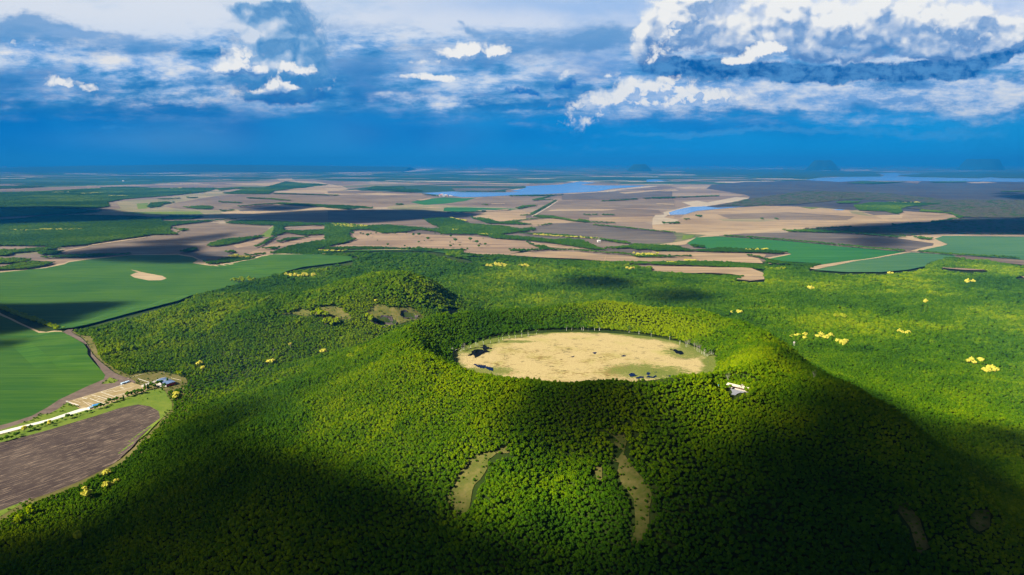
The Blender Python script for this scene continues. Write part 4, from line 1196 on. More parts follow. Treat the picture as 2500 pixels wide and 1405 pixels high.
# ------------------------------------------------------------------ woods and tree belts on the plain
WOODS = [
 'A -200,270 0,268 250,262 420,255 700,238 1100,236 1550,236 1570,245 1480,270 1200,298 900,320 780,345 795,375 700,388 0,388 -200,390',
 'A -200,395 130,387 330,387 600,392 740,402 700,417 450,432 200,440 -200,460', 'A -200,225 200,222 330,230 120,242 -200,246', 'A 730,232 900,228 1060,232 1080,240 900,240 740,238',
 'A -200,468 100,462 300,442 590,431 1000,441 1165,452 1180,478 1720,466 1650,472 1400,497 1240,517 1230,540 1262,556 1300,565 1290,578 1100,582 1040,594 960,606 800,626 640,654 560,662 420,672 300,664 -200,660',
 'A 1170,450 1250,436 1460,440 1475,452 1380,468 1200,468',
 'A -200,692 150,680 340,665 440,664 440,680 300,702 100,716 60,735 -200,738', 'A -200,752 150,745 225,758 215,775 80,790 -200,800', 'A 20,812 120,785 240,768 380,772 395,785 350,806 200,832 20,840 -200,840 -200,810',
 'A 270,705 330,690 430,690 470,700 420,722 300,730', 'A 300,748 330,735 480,722 700,712 950,718 930,728 800,736 640,745 500,748 340,752',
 'A 1500,655 1540,632 1640,606 1800,592 1900,580 1916,595 1840,612 1700,648 1560,668 1500,665', 'A 1305,708 1350,680 1420,668 1436,690 1360,712', 'A 1640,705 1680,688 1715,692 1710,712 1650,716',
 'A 1480,778 1560,765 1640,742 1740,740 1850,752 1850,765 1700,786 1560,797 1500,795', 'A 1780,728 1860,712 1930,716 1936,726 1800,740', 'A 1260,535 1340,530 1368,545 1320,556',
 'A 1640,482 1740,470 1900,470 2100,482 2250,490 2520,488 2520,512 2280,512 2060,522 2060,542 2200,545 2520,530 2520,578 2380,575 2240,586 2200,586 2080,566 2000,590 1965,590 1985,560 2000,512 1900,512 1800,506 1650,498',
 'A 2010,632 2080,600 2230,590 2238,600 2100,624 2030,638', 'A 1840,662 1900,640 1930,612 1990,590 2010,600 1960,628 1920,652 1868,676',
 'A 1950,712 2010,690 2100,655 2240,628 2400,606 2520,598 2520,640 2420,658 2340,680 2300,692 2390,722 2400,735 2280,743 2150,732 1980,722', 'A 1900,680 1960,665 2040,668 2010,688 1930,686', 'A 2380,668 2520,664 2520,690 2400,686',
 'A 1070,372 1100,345 1200,334 1272,345 1180,360 1160,378 1080,383', 'A 1340,380 1400,368 1480,365 1552,370 1535,394 1430,392', 'A 1730,372 1860,355 2050,343 2240,352 2520,366 2520,386 2380,380 2200,370 2000,356 1900,362 1740,376',
 'A 1595,400 1680,396 1700,404 1620,410', 'A 1620,275 1700,262 1760,246 1900,238 2080,190 2240,205 2200,236 1990,262 1950,284 1650,282', 'A 1150,320 1300,308 1300,317 1160,323', 'A 1800,306 1960,310 2110,324 2110,332 1940,320 1800,315', 'A 1360,306 1440,304 1440,312 1370,314', 'A 1590,336 1720,342 1760,350 1600,344', 'A 1990,276 2200,280 2460,290 2460,295 2200,288 1990,282',
 'A 2060,200 2300,205 2380,215 2300,225 2200,240 1700,245 1600,258 1560,240 1700,232 2000,232',
 'B -20,368 60,360 250,368 330,382 320,390 220,386 150,398 100,392 -20,382', 'B 690,462 780,452 900,455 960,468 1015,490 1100,500 1200,505 1280,512 1400,532 1500,520 1516,545 1440,558 1350,567 1300,575 1240,578 1190,582 1080,580 850,577 780,560 700,548 640,545 560,562 400,572 300,545 240,545 180,548 152,572 170,595 205,612 170,630 120,642 40,655 -20,662 -20,500 150,498 300,508 420,502 600,516 760,532 830,522 770,515 720,482',
 'B 1045,452 1100,450 1180,460 1210,475 1250,484 1340,474 1470,498 1480,508 1400,508 1250,500 1160,500 1140,490 1060,465',
 'B 1090,572 1190,566 1300,580 1450,590 1640,610 1750,602 1850,612 1950,660 2025,682 2015,694 1930,688 1850,678 1760,664 1600,640 1440,622 1400,620 1200,608 1150,590 1090,586',
 'B 1320,692 1350,678 1440,684 1540,675 1580,682 1560,694 1400,706 1335,706', 'B 1432,628 1500,650 1580,655 1620,672 1700,682 1900,690 2000,700 2180,714 2300,722 2520,730 2520,746 2240,746 2200,728 2000,714 1800,698 1640,694 1560,690 1480,656',
 'B 1400,562 1560,565 1700,572 1850,590 1962,600 1962,614 1800,600 1600,582 1400,574', 'B 1980,602 2080,612 2200,630 2200,650 2080,636 1980,620',
 'B -20,668 100,664 220,660 450,668 560,676 750,680 880,690 960,682 1022,690 1000,704 900,718 880,726 1000,748 1100,752 1250,742 1500,755 1700,762 1900,768 2200,770 2520,778 2520,800 2200,797 2130,802 1960,790 1940,822 1800,815 1600,800 1400,790 1060,778 940,758 862,732 866,708 700,700 560,692 250,690 -20,692',
 'B 1450,437 1480,420 1560,377 1650,326 1666,329 1575,386 1495,432 1462,441', 'B 1480,322 1560,305 1640,286 1664,290 1560,316 1640,324 1500,330', 'B 1318,290 1500,286 1710,286 1700,292 1500,298 1320,298',
 'B 1500,436 1560,434 1640,440 1740,458 1800,472 1830,462 1890,470 1900,486 2085,490 2085,497 1880,492 1790,484 1700,468 1500,448', 'B 1350,478 1450,464 1570,455 1610,458 1480,470 1380,484', 'B 1405,436 1445,436 1445,443 1405,443',
 'B 1930,504 2060,514 2200,526 2360,544 2520,560 2520,568 2340,552 2180,534 1930,512', 'B 1980,330 2110,322 2250,315 2250,322 2110,332 1990,337', 'B 2290,314 2520,306 2520,314 2300,319', 'B 1855,430 1905,430 1905,438 1855,438', 'B 1990,430 2085,430 2085,438 1990,438', 'B 1930,430 1955,430 1955,437 1930,437',
 'B 2015,682 2060,664 2120,662 2200,650 2230,640 2420,650 2520,654 2520,696 2380,702 2330,690 2240,692 2200,680 2100,684', 'B 1540,505 1620,496 1626,505 1560,514', 'B 1510,508 1540,506 1536,516 1515,516',
 'B 270,242 350,222 420,228 540,222 560,236 550,246 430,252 300,252', 'B 445,258 540,244 640,243 690,262 600,272 470,264', 'B 1370,382 1410,366 1500,360 1522,370 1450,378 1400,393 1375,392', 'B 1120,362 1140,354 1170,353 1160,364', 'B 490,356 520,348 552,352 550,362 500,362', 'B 940,262 1290,259 1290,266 940,267', 'B 690,285 760,284 840,290 800,298', 'B 860,418 960,410 1140,404 1146,412 960,422',
 'C -20,612 60,604 160,615 200,632 260,640 400,630 420,622 560,630 700,635 870,652 895,664 840,674 700,666 430,662 250,656 -20,652', 'C -20,680 100,676 160,682 240,682 250,692 100,696 -20,694', 'C 225,608 270,604 330,612 330,630 260,628',
 'C -20,722 120,716 280,718 400,716 520,724 640,736 745,740 752,720 705,700 615,686 680,682 760,700 840,716 950,730 1080,738 1118,755 1060,768 900,752 762,740 770,772 740,790 660,777 500,768 280,756 -20,748',
 'C -20,788 120,794 400,816 540,812 597,832 575,850 500,850 430,842 300,838 -20,835',
 'C 470,545 700,557 1100,591 1400,622 1690,651 1690,657 1400,632 1100,600 700,567 470,552', 'C 1780,654 2000,672 2300,690 2300,697 2000,680 1790,661', 'C 2300,682 2440,690 2460,706 2310,698',
 'C 1350,337 1450,320 1650,316 1900,325 1922,334 1700,352 1662,368 1672,388 1640,402 1560,384 1380,376 1356,356', 'C 1220,316 1300,308 1385,314 1370,326 1240,328',
 'C 1600,472 1740,456 1870,455 1880,444 1970,438 1990,428 2052,422 2010,400 1900,390 1790,384 1800,368 1900,374 2090,412 2085,424 1900,462 1620,480', 'C -20,286 200,280 430,270 432,278 200,288 -20,292',
 'C 272,412 295,406 318,412 300,423', 'C 190,440 215,430 242,428 238,438', 'C 50,461 100,453 165,451 166,464 60,468', 'C 1090,494 1320,484 1325,492 1100,502', 'C 715,430 735,430 735,436 715,436', 'C 812,428 832,428 832,436 812,436',
 'C 860,508 1050,500 1400,525 1640,548 1700,556 1640,562 1300,532 900,522', 'C 1750,560 1800,548 1880,566 1870,576 1790,572', 'C 2350,244 2520,242 2520,248 2350,250', 'C 1300,190 1400,176 1700,182 1500,196', 'C 1860,180 2100,176 2100,184 1900,188',
]
BARE = ['C 1000,498 1600,480 1900,460 2085,425 2300,430 2700,440 2700,536 2200,538 1950,528 1750,545 1640,548 1400,525 1100,505', 'C 600,300 1000,240 1500,250 2000,300 2700,300 2700,436 2100,420 1950,380 1700,360 1900,330 1700,312 1300,300 1000,330 640,345 430,342']
YELLOWW = ['A 60,552 200,545 330,535 480,535 600,530 600,545 420,552 200,556', 'A 1660,742 1700,722 1790,735 1840,750 1800,758 1720,748', 'B 30,500 120,496 300,512 290,526 120,530 60,520', 'B 890,540 950,538 950,550 900,552', 'B 1090,570 1190,572 1200,586 1100,582',
           'B 2220,715 2320,712 2400,722 2380,738 2240,742', 'C 78,722 165,728 165,745 80,744', 'C 190,716 280,718 280,726 190,724', 'C 600,640 700,636 760,644 700,654 610,652', 'A 1240,240 1320,238 1320,244 1240,246', 'A 580,278 700,270 740,276 620,284', 'A 780,292 930,292 930,299 800,299', 'A 380,270 500,266 500,272 390,276', 'A 2280,700 2400,692 2520,700 2500,712 2380,708', 'B 1500,574 1960,600 1960,612 1500,584', 'B 880,458 1010,470 1010,484 960,476', 'C 1560,322 1720,318 1800,322 1700,328']
BUNDLE = []
def belt_points(specs, hgt, smin, kd, far=16000):
    XX, YY = [], []
    for sp_ in specs:
        a = pts(sp_)
        v1 = a[:, 1].max(); v0 = a[:, 1].min()
        wx, wy = on_plane(a[:, 0], a[:, 1])
        # rows of stations from the near edge outwards, each at the spacing its distance asks for
        y = wy.min() * .995
        while y < min(wy.max() * 1.01, far):
            d = y
            s = max(smin, d * kd)
            x0 = min(wx.min(), -1) * 1.02; x1 = wx.max() * 1.02
            xs = np.arange(wx.min() - s, wx.max() + s, s)
            xs = xs + (rng.random(len(xs)) - .5) * s * .7
            ys = y + (rng.random(len(xs)) - .5) * s * .8
            u0, v0_ = project(xs, ys, np.zeros(len(xs)))
            hp = hgt * FPX / d
            inside = in_poly(u0, v0_, a)
            top_in = in_poly(u0, v0_ - hp * .75, a)
            low = ~in_poly(u0, v0_ + max(1.0, hp * .22), a)
            k = inside & (top_in | low)
            XX.append(xs[k]); YY.append(ys[k])
            y += s * .9
    x = np.concatenate(XX); y = np.concatenate(YY)
    return x, y
def mass(name, specs, label, cat, hgt=11.0, smin=8.5, kd=.0034, tone=None, flat=1.0, test=True):
    x, y = belt_points(specs, hgt, smin, kd)
    z = height(x, y)
    d = np.hypot(x, y)
    sp = np.maximum(smin, d * kd)
    s = sp / 8.5 * (.92 + .4 * rng.random(len(x)))
    h = np.minimum(1.5, .80 + .05 * sp / 8.5) * flat * (.8 + .4 * rng.random(len(x)))
    t = tone(x, y) if tone else np.clip(.30 + fbm(x, y, 500, 3, 61.0) * .7 + (rng.random(len(x)) - .5) * .3, 0, .75)
    v = (rng.random(len(x)) * 5).astype(int)
    print(name, len(x))
    return scatter(name, x, y, z, s, h, t, v, label, cat)
mass('woodland', WOODS, 'dark green woods and tree belts between the fields of the plain', 'woodland')
mass('bare_woodland', BARE, 'greyish leafless scrub wood covering the plain at the right', 'scrub', hgt=8, smin=16, kd=.0060, tone=lambda x, y: np.where(rng.random(len(x)) < .82, 3.0, .2), flat=.5)
mass('flowering_wood', YELLOWW, 'yellow flowering tree clumps among the woods of the plain', 'woodland', hgt=9, smin=9, kd=.0036, tone=lambda x, y: np.where(rng.random(len(x)) < .75, 2.0, .9))

# the pale green row of young trees at the foot of the crater's far wall
_th = np.radians(np.concatenate([np.arange(-68, 66, .9), np.arange(-68, 66, .9) + .45, np.arange(-64, 60, .9), np.arange(-60, 58, 1.0)]))
_rr = np.concatenate([np.full(149, 207.), np.full(149, 211.), np.full(138, 215.), np.full(118, 219.)])[:len(_th)]
_rr = np.resize(_rr, len(_th)) + rng.random(len(_th)) * 3
_k = (_rr - 207) / 12.0
_x = CX - 3 + np.sin(_th) * (200 + 11 * _k); _y = CY + 2 + np.cos(_th) * (157 + 13 * _k)
scatter('sapling_belt', _x, _y, height(_x, _y) - 1.2, np.full(len(_x), .72) + rng.random(len(_x)) * .2, .40 + .12 * rng.random(len(_x)), .35 + .3 * rng.random(len(_x)), 5 + (rng.random(len(_x)) * 2).astype(int),
        'low even belt of green saplings along the far edge of the crater clearing', 'saplings')

# low scrub that frays the edges of the clearings and meadows
PLOUGH = plane_poly([z_ for z_ in NEAR if z_[0] == 'ploughed_field'][0][2], 0); PLOUGH = PLOUGH.mean(0) + (PLOUGH - PLOUGH.mean(0)) * 1.02
ROADP = plane_poly('D -300,1290 20,1205 480,1092 760,1000 870,985 870,1030 490,1140 40,1260 -300,1355', 0)
_X, _Y, _S, _T = [], [], [], []
for nm, mt, spec in HILLY + [z_ for z_ in NEAR if z_[0] == 'meadow']:
    if nm in ('crater_floor', 'plaza'):
        continue
    gp = ground_poly(spec, .3); gp = gp.mean(0) + (gp - gp.mean(0)) * 1.05
    x, y = jitter(gp[:, 0].min(), gp[:, 0].max(), gp[:, 1].min(), gp[:, 1].max(), 3.2)
    k = in_poly(x, y, gp); x, y = x[k], y[k]
    k = ~in_poly(x, y, PLOUGH) & ~in_poly(x, y, ROADP); x, y = x[k], y[k]
    dm = np.min(np.hypot(x[:, None] - gp[None, :, 0], y[:, None] - gp[None, :, 1]), 1) if len(x) else np.zeros(0)
    k = rng.random(len(x)) < np.exp(-dm / 4.5) * .8 + .05 * (fbm(x, y, 18, 2, 7.0) > .1)
    _X.append(x[k]); _Y.append(y[k]); _S.append(.12 + .22 * rng.random(k.sum()) ** 1.5); _T.append(.1 + .6 * rng.random(k.sum()))
_X, _Y, _S, _T = (np.concatenate(a) for a in (_X, _Y, _S, _T))
scatter('scrub', _X, _Y, height(_X, _Y) - .5, _S * 1.2, _S, _T, (rng.random(len(_X)) * 5).astype(int), 'low green scrub fringing the grassy clearings and meadows', 'scrub')

# ------------------------------------------------------------------ single trees
def at(u, v, lift=0.0):
    x, y = on_ground(u, v, lift)
    return float(x[0]), float(y[0]), float(height(x, y)[0])
# yellow flowering trees: (u, v, spread u, spread v, how many, label)
YEL = [
 (1933, 828, 13, 3, 4, 'yellow flowering tree at the left end of the yellow clumps beyond the right shoulder', .7),
 (1960, 830, 13, 5, 9, 'yellow flowering tree in the round clump beyond the right shoulder of the hill', .7),
 (2012, 830, 24, 6, 16, 'yellow flowering tree in the widest clump beyond the right shoulder of the hill', .7),
 (2057, 844, 15, 7, 13, 'yellow flowering tree in the lowest clump beyond the right shoulder of the hill', .7),
 (2207, 820, 16, 3, 7, 'yellow flowering tree in the short lone row on the forest plain at right', .7),
 (2050, 779, 18, 4, 6, 'dull yellow tree in the faint clump above the bright yellow clumps', .8),
 (2378, 891, 18, 5, 7, 'yellow tree in the upper of two clumps near the right edge', .7),
 (2420, 911, 22, 7, 13, 'yellow tree in the lower, larger of two clumps near the right edge', .7),
 (1978, 711, 8, 1.5, 4, 'yellow flowering tree in the small dash below the tan field', .8),
 (2258, 745, 5, 1.5, 2, 'one of two small yellow trees far out in the right forest', .8),
 (2365, 695, 14, 2, 6, 'yellow tree in the thin row below the far right wood', .8),
 (1797, 771, 12, 2.5, 5, 'yellow tree just behind the crater rim at right', .8),
 (1212, 655, 36, 3, 20, 'yellow flowering tree in the scattered speckle beyond the hills, left part', .8),
 (1277, 656, 20, 3, 12, 'yellow flowering tree in the scattered speckle beyond the hills, right part', .8),
 (1540, 662, 13, 1.6, 6, 'yellow tree in the short dash under the long tan field', .8),
 (597, 690, 32, 3.5, 20, 'yellow flowering tree in the left patch on the spur by the green field', .8),
 (736, 679, 42, 3, 26, 'yellow flowering tree in the right patch on the spur behind the pits hill', .8),
 (1900, 663, 20, 3, 8, 'yellow tree at the forest edge below the green field', .8),
 (2172, 675, 9, 1.5, 3, 'yellow tree at the rim of the teal field', .8),
 (430, 972, 6, 9, 4, 'bright yellow tree at the wood edge right of the grass strip', .95),
 (487, 899, 4, 4, 2, 'yellow tree in the wood above the hall, left of a pair', .8),
 (500, 908, 6, 3, 2, 'yellow tree in the wood right of the big round willow', .8),
 (215, 1223, 3, 3, 1, 'large pale yellow tree by the lower edge of the ploughed field', 1.5),
 (206, 1203, 2, 2, 1, 'small yellow tree just above the large pale yellow one', .7),
 (258, 1170, 8, 3, 2, 'flat-topped yellow tree at the lower edge of the ploughed field', 1.0),
 (266, 1197, 8, 4, 2, 'upright yellow tree inside the wood below the ploughed field', .95),
 (288, 1187, 4, 2, 1, 'yellow tree right of the upright yellow pair', .9),
 (50, 1287, 6, 3, 2, 'yellow-green tree in the wood at the lower left corner', 1.1),
 (74, 1263, 6, 2, 2, 'yellow-green tree nearest the field edge at lower left', 1.0),
 (190, 1322, 6, 4, 2, 'dim yellow tree in deep shade at lower left', .9),
 (780, 777, 20, 7, 12, 'pale yellow-green tree in the clump left below the pit meadow', .95),
 (812, 795, 20, 6, 12, 'pale yellow-green tree in the lower clump under the hill meadow', .95),
 (902, 786, 7, 6, 5, 'pale yellow-green tree at the left corner of the pit meadow', .9),
 (790, 868, 5, 1.5, 2, 'yellow tree in the valley left of the crater hill', .8),
 (662, 893, 9, 3, 4, 'yellow tree in the valley wood right of the pale grey snag', .8),
 (712, 849, 3, 2, 1, 'small yellow tree beside the white snag in the valley', .7),
 (120, 1040, 6, 3, 2, 'yellow bush in the hedge by the white road', .6),
 (57, 1056, 6, 3, 3, 'yellow bush in the hedge at the left end of the white road', .7),
 (855, 877, 10, 4, 5, 'yellow-green tree on the left shoulder of the crater hill', .8),
 (918, 741, 1, 1, 1, 'single yellow tree at the top corner of the pit meadow', .6),
]
for (u, v, su, sv, n, lab, sc) in YEL:
    for i in range(n):
        a = rng.random() * 6.28; q = math.sqrt(rng.random())
        x, y, z = at(u + math.cos(a) * q * su, v + math.sin(a) * q * sv)
        dd = math.hypot(x, y)
        s = sc * (.85 + .35 * rng.random()) * (1.0 if dd < 1300 else min(2.0, 1.05 + dd / 4500.0))
        tone = 2.0 if 'green' not in lab else (1.55 if rng.random() < .5 else 1.0)
        if 'dim' in lab or 'dull' in lab: tone = 1.62
        plant(x, y, z, s, int(rng.integers(0, 5)), tone, 'flowering_tree', lab, 'tree', lab.replace('one of two ', '')[:60] if n > 1 else None, sz=.95)

# oaks left standing in the big brown field
OAKS = [(183, 582, 15, 'B'), (240, 576, 9, 'B'), (258, 578, 8, 'B'), (292, 596, 15, 'B'), (314, 576, 7, 'B'), (352, 574, 8, 'B'), (492, 576, 8, 'B'), (362, 624, 6, 'B'), (437, 660, 11, 'B'), (560, 666, 8, 'B'),
        (622, 590, 12, 'B'), (664, 590, 14, 'B'), (662, 641, 10, 'B'), (730, 622, 15, 'B'), (702, 625, 5, 'B'), (825, 584, 9, 'B'), (896, 598, 11, 'B'), (928, 634, 17, 'B'), (890, 638, 6, 'B'), (893, 671, 12, 'B'), (912, 652, 6, 'B'),
        (960, 661, 8, 'B'), (1036, 628, 17, 'B'), (1083, 647, 16, 'B'), (1107, 648, 6, 'B'), (1098, 673, 12, 'B'), (1145, 659, 12, 'B'), (1130, 608, 5, 'B'), (570, 572, 7, 'B'), (780, 572, 6, 'B')]
for i, (zx, zy, w, fr) in enumerate(OAKS):
    a = pts('%s %f,%f' % (fr, zx, zy)); x, y, z = at(a[0, 0], a[0, 1])
    s = w * .336 * 2.15 * math.hypot(x, y) / FPX / 9.6 * .95
    size = 'broad round' if w > 13 else 'middling' if w > 8 else 'small'
    pos = 'far left end' if zx < 300 else 'left part' if zx < 520 else 'middle' if zx < 850 else 'right part' if zx < 1060 else 'far right end'
    row = 'upper edge' if zy < 600 else 'lower edge' if zy > 650 else 'open centre'
    plant(x, y, z, s, i % 5, .12 + .2 * rng.random(), 'field_tree', '%s dark tree at the %s of the brown field, %s' % (size, row, pos), 'tree', 'dark trees scattered over the brown field', sz=.75)

# bushes and small trees of the hedge beside the white road
HB = [(5, 1078, .7), (18, 1074, .8), (30, 1070, .55), (40, 1066, .8), (47, 1060, .5), (75, 1049, .85), (84, 1050, .6), (93, 1043, .45), (103, 1040, .5), (112, 1036, .6), (129, 1034, .4), (140, 1030, .45), (152, 1024, .5), (166, 1021, .85),
      (176, 1018, .55), (188, 1015, .45), (197, 1012, .4), (213, 1008, .6), (222, 1005, .45), (236, 998, .7), (246, 996, .9), (254, 992, .6), (262, 988, .6), (268, 983, .9), (279, 980, .7), (286, 978, .8), (296, 975, .5), (302, 974, .7),
      (312, 968, .95), (320, 964, .8), (330, 962, .95), (338, 958, .8), (346, 960, .9), (354, 952, 1.0), (362, 950, .9), (370, 944, 1.0), (378, 946, .8), (386, 940, 1.0), (394, 938, .9), (402, 944, .8), (410, 936, 1.0), (396, 952, .7)]
for i, (u, v, s) in enumerate(HB):
    x, y, z = at(u, v + 3)
    near_ = 'at the left frame end' if u < 60 else 'beside the white road' if u < 200 else 'next to the blue sheds' if u < 275 else 'along the lined ground' if u < 350 else 'in front of the blue-roofed hall'
    plant(x, y, z, s, i % 7 if u > 300 else i % 5, .2 + .35 * rng.random(), 'hedge_tree', ('tall' if s > .85 else 'low' if s < .5 else 'mid-sized') + ' green hedge tree ' + near_, 'tree', 'trees of the hedge above the ploughed field', sz=.85)
x, y, z = at(440, 922)
plant(x, y, z, 1.5, 1, .98, 'willow_tree', 'wide yellow-green willow standing alone behind the hall', 'tree', None, sz=.72)

# birches and bare snags round the crater floor
BIRCH_T = [trunk_mesh('trunk', h, .24, 20 + i, M['birch_bark'], limbs=5) for i, h in enumerate((13.0, 12.0, 14.0))]
SNAG_T = [trunk_mesh('trunk', h, .28, 30 + i, M['dead'], limbs=12) for i, h in enumerate((12.0, 13.0))]
def birch_lobes(seed):
    rg = np.random.default_rng(seed)
    return [((rg.random() - .5) * 3.2, (rg.random() - .5) * 3.2, 8.0 + k * .9 + rg.random(), 1.4 + rg.random() * .8, 1.4 + rg.random() * .6) for k in range(7)]
BIRCH_C = [crown_mesh('crown', birch_lobes(s), 20, .40, s, core=.55) for s in (51, 52, 53)]
BARE_C = [crown_mesh('crown', birch_lobes(s), 26, .20, s, core=.10) for s in (61, 62)]
BB = [(1128, 850, 0), (1131, 851, 1), (1134, 850, 1), (1125, 854, 0), (1145, 848, 0), (1149, 846, 0), (1162, 841, 0), (1167, 840, 0), (1180, 837, 0), (1197, 834, 0), (1218, 832, 0), (1227, 826, 0), (1243, 823, 0), (1258, 822, 0), (1274, 818, 0), (1289, 818, 1), (1291, 817, 0), (1310, 812, 0),
      (1383, 803, 0), (1396, 803, 0), (1420, 802, 0), (1424, 803, 0), (1436, 802, 0), (1451, 803, 0), (1463, 803, 1), (1464, 803, 0), (1535, 807, 0), (1537, 807, 1), (1560, 812, 0), (1590, 818, 0), (1635, 826, 0), (1660, 838, 0),
      (1674, 843, 2), (1677, 844, 1), (1682, 843, 2), (1695, 848, 2), (1701, 852, 2), (1704, 855, 1), (1708, 856, 2), (1713, 860, 0), (1717, 862, 0), (1720, 864, 1), (1724, 866, 0), (1728, 866, 0), (1733, 862, 0), (1737, 862, 0), (1741, 862, 0)]
for i, (u, v, kd) in enumerate(BB):
    x, y = on_plane(u, v + 2, 101.0); x = float(x); y = float(y); z = float(height(x, y))
    side = 'left end' if u < 1200 else 'back-left edge' if u < 1320 else 'back middle' if u < 1480 else 'back-right edge' if u < 1650 else 'right end'
    nth = [b for b in BB if (b[0] < 1200, b[0] < 1320, b[0] < 1480, b[0] < 1650) == (u < 1200, u < 1320, u < 1480, u < 1650)]
    j = nth.index((u, v, kd))
    ordn = ['first', 'second', 'third', 'fourth', 'fifth', 'sixth', 'seventh', 'eighth', 'ninth', 'tenth', 'eleventh', 'twelfth', 'thirteenth', 'fourteenth', 'fifteenth', 'sixteenth'][j]
    kind = ('white-trunked birch', 'bare white snag', 'bare grey-crowned tree')[kd]
    plant(x, y, z, (.80 if kd != 2 else .95) * (.9 + .2 * rng.random()), 0, 3.0 if kd else .45, 'birch_tree' if kd == 0 else 'bare_tree', '%s, %s along the %s of the crater clearing' % (kind, ordn, side), 'tree', 'pale-trunked trees round the crater clearing',
          trunk=BIRCH_T[i % 3] if kd == 0 else SNAG_T[i % 2] if kd == 2 else BIRCH_T[i % 3], crown=BIRCH_C[i % 3] if kd == 0 else BARE_C[i % 2])
for (u, v, lab) in ((710, 856, 'white bare snag in the valley between the two hills'), (668, 866, 'pale grey-green tree in the valley left of the white snag'), (567, 872, 'pale birch standing in the valley forest below the hill meadow'),
                    (1776, 938, 'grey bare tree just behind the cream-roofed gallery'), (1986, 931, 'pinkish leafless tree on the hill right of the gallery'), (323, 908, 'white-trunked birch at the wood edge above the green triangle'), (341, 912, 'tall white birch trunk beside the dark hollow above the hall')):
    x, y, z = at(u, v)
    kd = 0 if 'birch' in lab else 1
    plant(x, y, z, 1.0, 0, .6 if kd == 0 else 3.0, 'birch_tree' if kd == 0 else 'bare_tree', lab, 'tree', None, trunk=BIRCH_T[0] if kd == 0 else SNAG_T[0], crown=BIRCH_C[0] if kd == 0 else BARE_C[0])

# the clipped row of trees along the farm track at left
x0, y0 = on_plane(-40, 738); x1, y1 = on_plane(148, 806)
hd = empty('hedge', (float((x0 + x1) / 2), float((y0 + y1) / 2), 0.0))
tag(hd, 'long yellow-green hedge along the farm track between two green fields', 'hedge')
_n = 150
L = []
dxh, dyh = float(x1 - x0), float(y1 - y0); ln = math.hypot(dxh, dyh)
for k in range(_n):
    t = (k + rng.random()) / _n
    w = (rng.random() - .5) * 15
    L.append((dxh * (t - .5) - dyh / ln * w, dyh * (t - .5) + dxh / ln * w, 3.4 + rng.random() * 1.2, 3.4 + rng.random(), 3.0 + rng.random()))
me = crown_mesh('foliage', L, 26, .55, 77)
hc = bpy.data.objects.new('foliage', me); COL.objects.link(hc); hc.parent = hd; hc['tone'] = .95
# ------------------------------------------------------------------ buildings and small things
def boxes(bl):
    """list of (x0, x1, y0, y1, z0, z1) -> verts, faces"""
    P = []
    for (a, b, c, d, e, f) in bl:
        V = [(a, c, e), (b, c, e), (b, d, e), (a, d, e), (a, c, f), (b, c, f), (b, d, f), (a, d, f)]
        P.append((V, [(0, 3, 2, 1), (4, 5, 6, 7), (0, 1, 5, 4), (1, 2, 6, 5), (2, 3, 7, 6), (3, 0, 4, 7)]))
    return join(P)
def part(name, vf, m, parent, smooth=False):
    return mesh_obj(name, vf[0], vf[1], m, parent, smooth)
M['white_wall'] = material('white_wall', (.62, .60, .56), rough=.6)
M['red_trim'] = material('red_trim', (.42, .07, .04), rough=.6)
M['blue_roof'] = material('blue_roof', (.09, .14, .25), rough=.45, spec=.3, scale=.6, col2=(.13, .19, .32), stretch=(0, 1, 6))
M['glass'] = material('glass', (.03, .05, .07), rough=.1, spec=.6)
M['stone_pale'] = material('stone_pale', (.42, .37, .31), scale=.5, col2=(.52, .47, .40))
M['shed_blue'] = material('shed_blue', (.05, .32, .70), rough=.5, spec=.3)
M['shed_side'] = material('shed_side', (.50, .68, .86), rough=.5)
M['cream_roof'] = material('cream_roof', (.56, .49, .34), rough=.6, scale=1.0, col2=(.66, .59, .43), stretch=(0, 3, .5))
M['wood_red'] = material('wood_red', (.28, .10, .05), rough=.7)
M['kerb'] = material('kerb', (.55, .46, .34), rough=.8)
M['dark'] = material('dark_inside', (.02, .015, .012))

def frame_at(u0, v0, u1, v1, z=None):
    a = at(u0, v0); b = at(u1, v1)
    return a, math.atan2(b[1] - a[1], b[0] - a[0]), math.hypot(b[0] - a[0], b[1] - a[1])

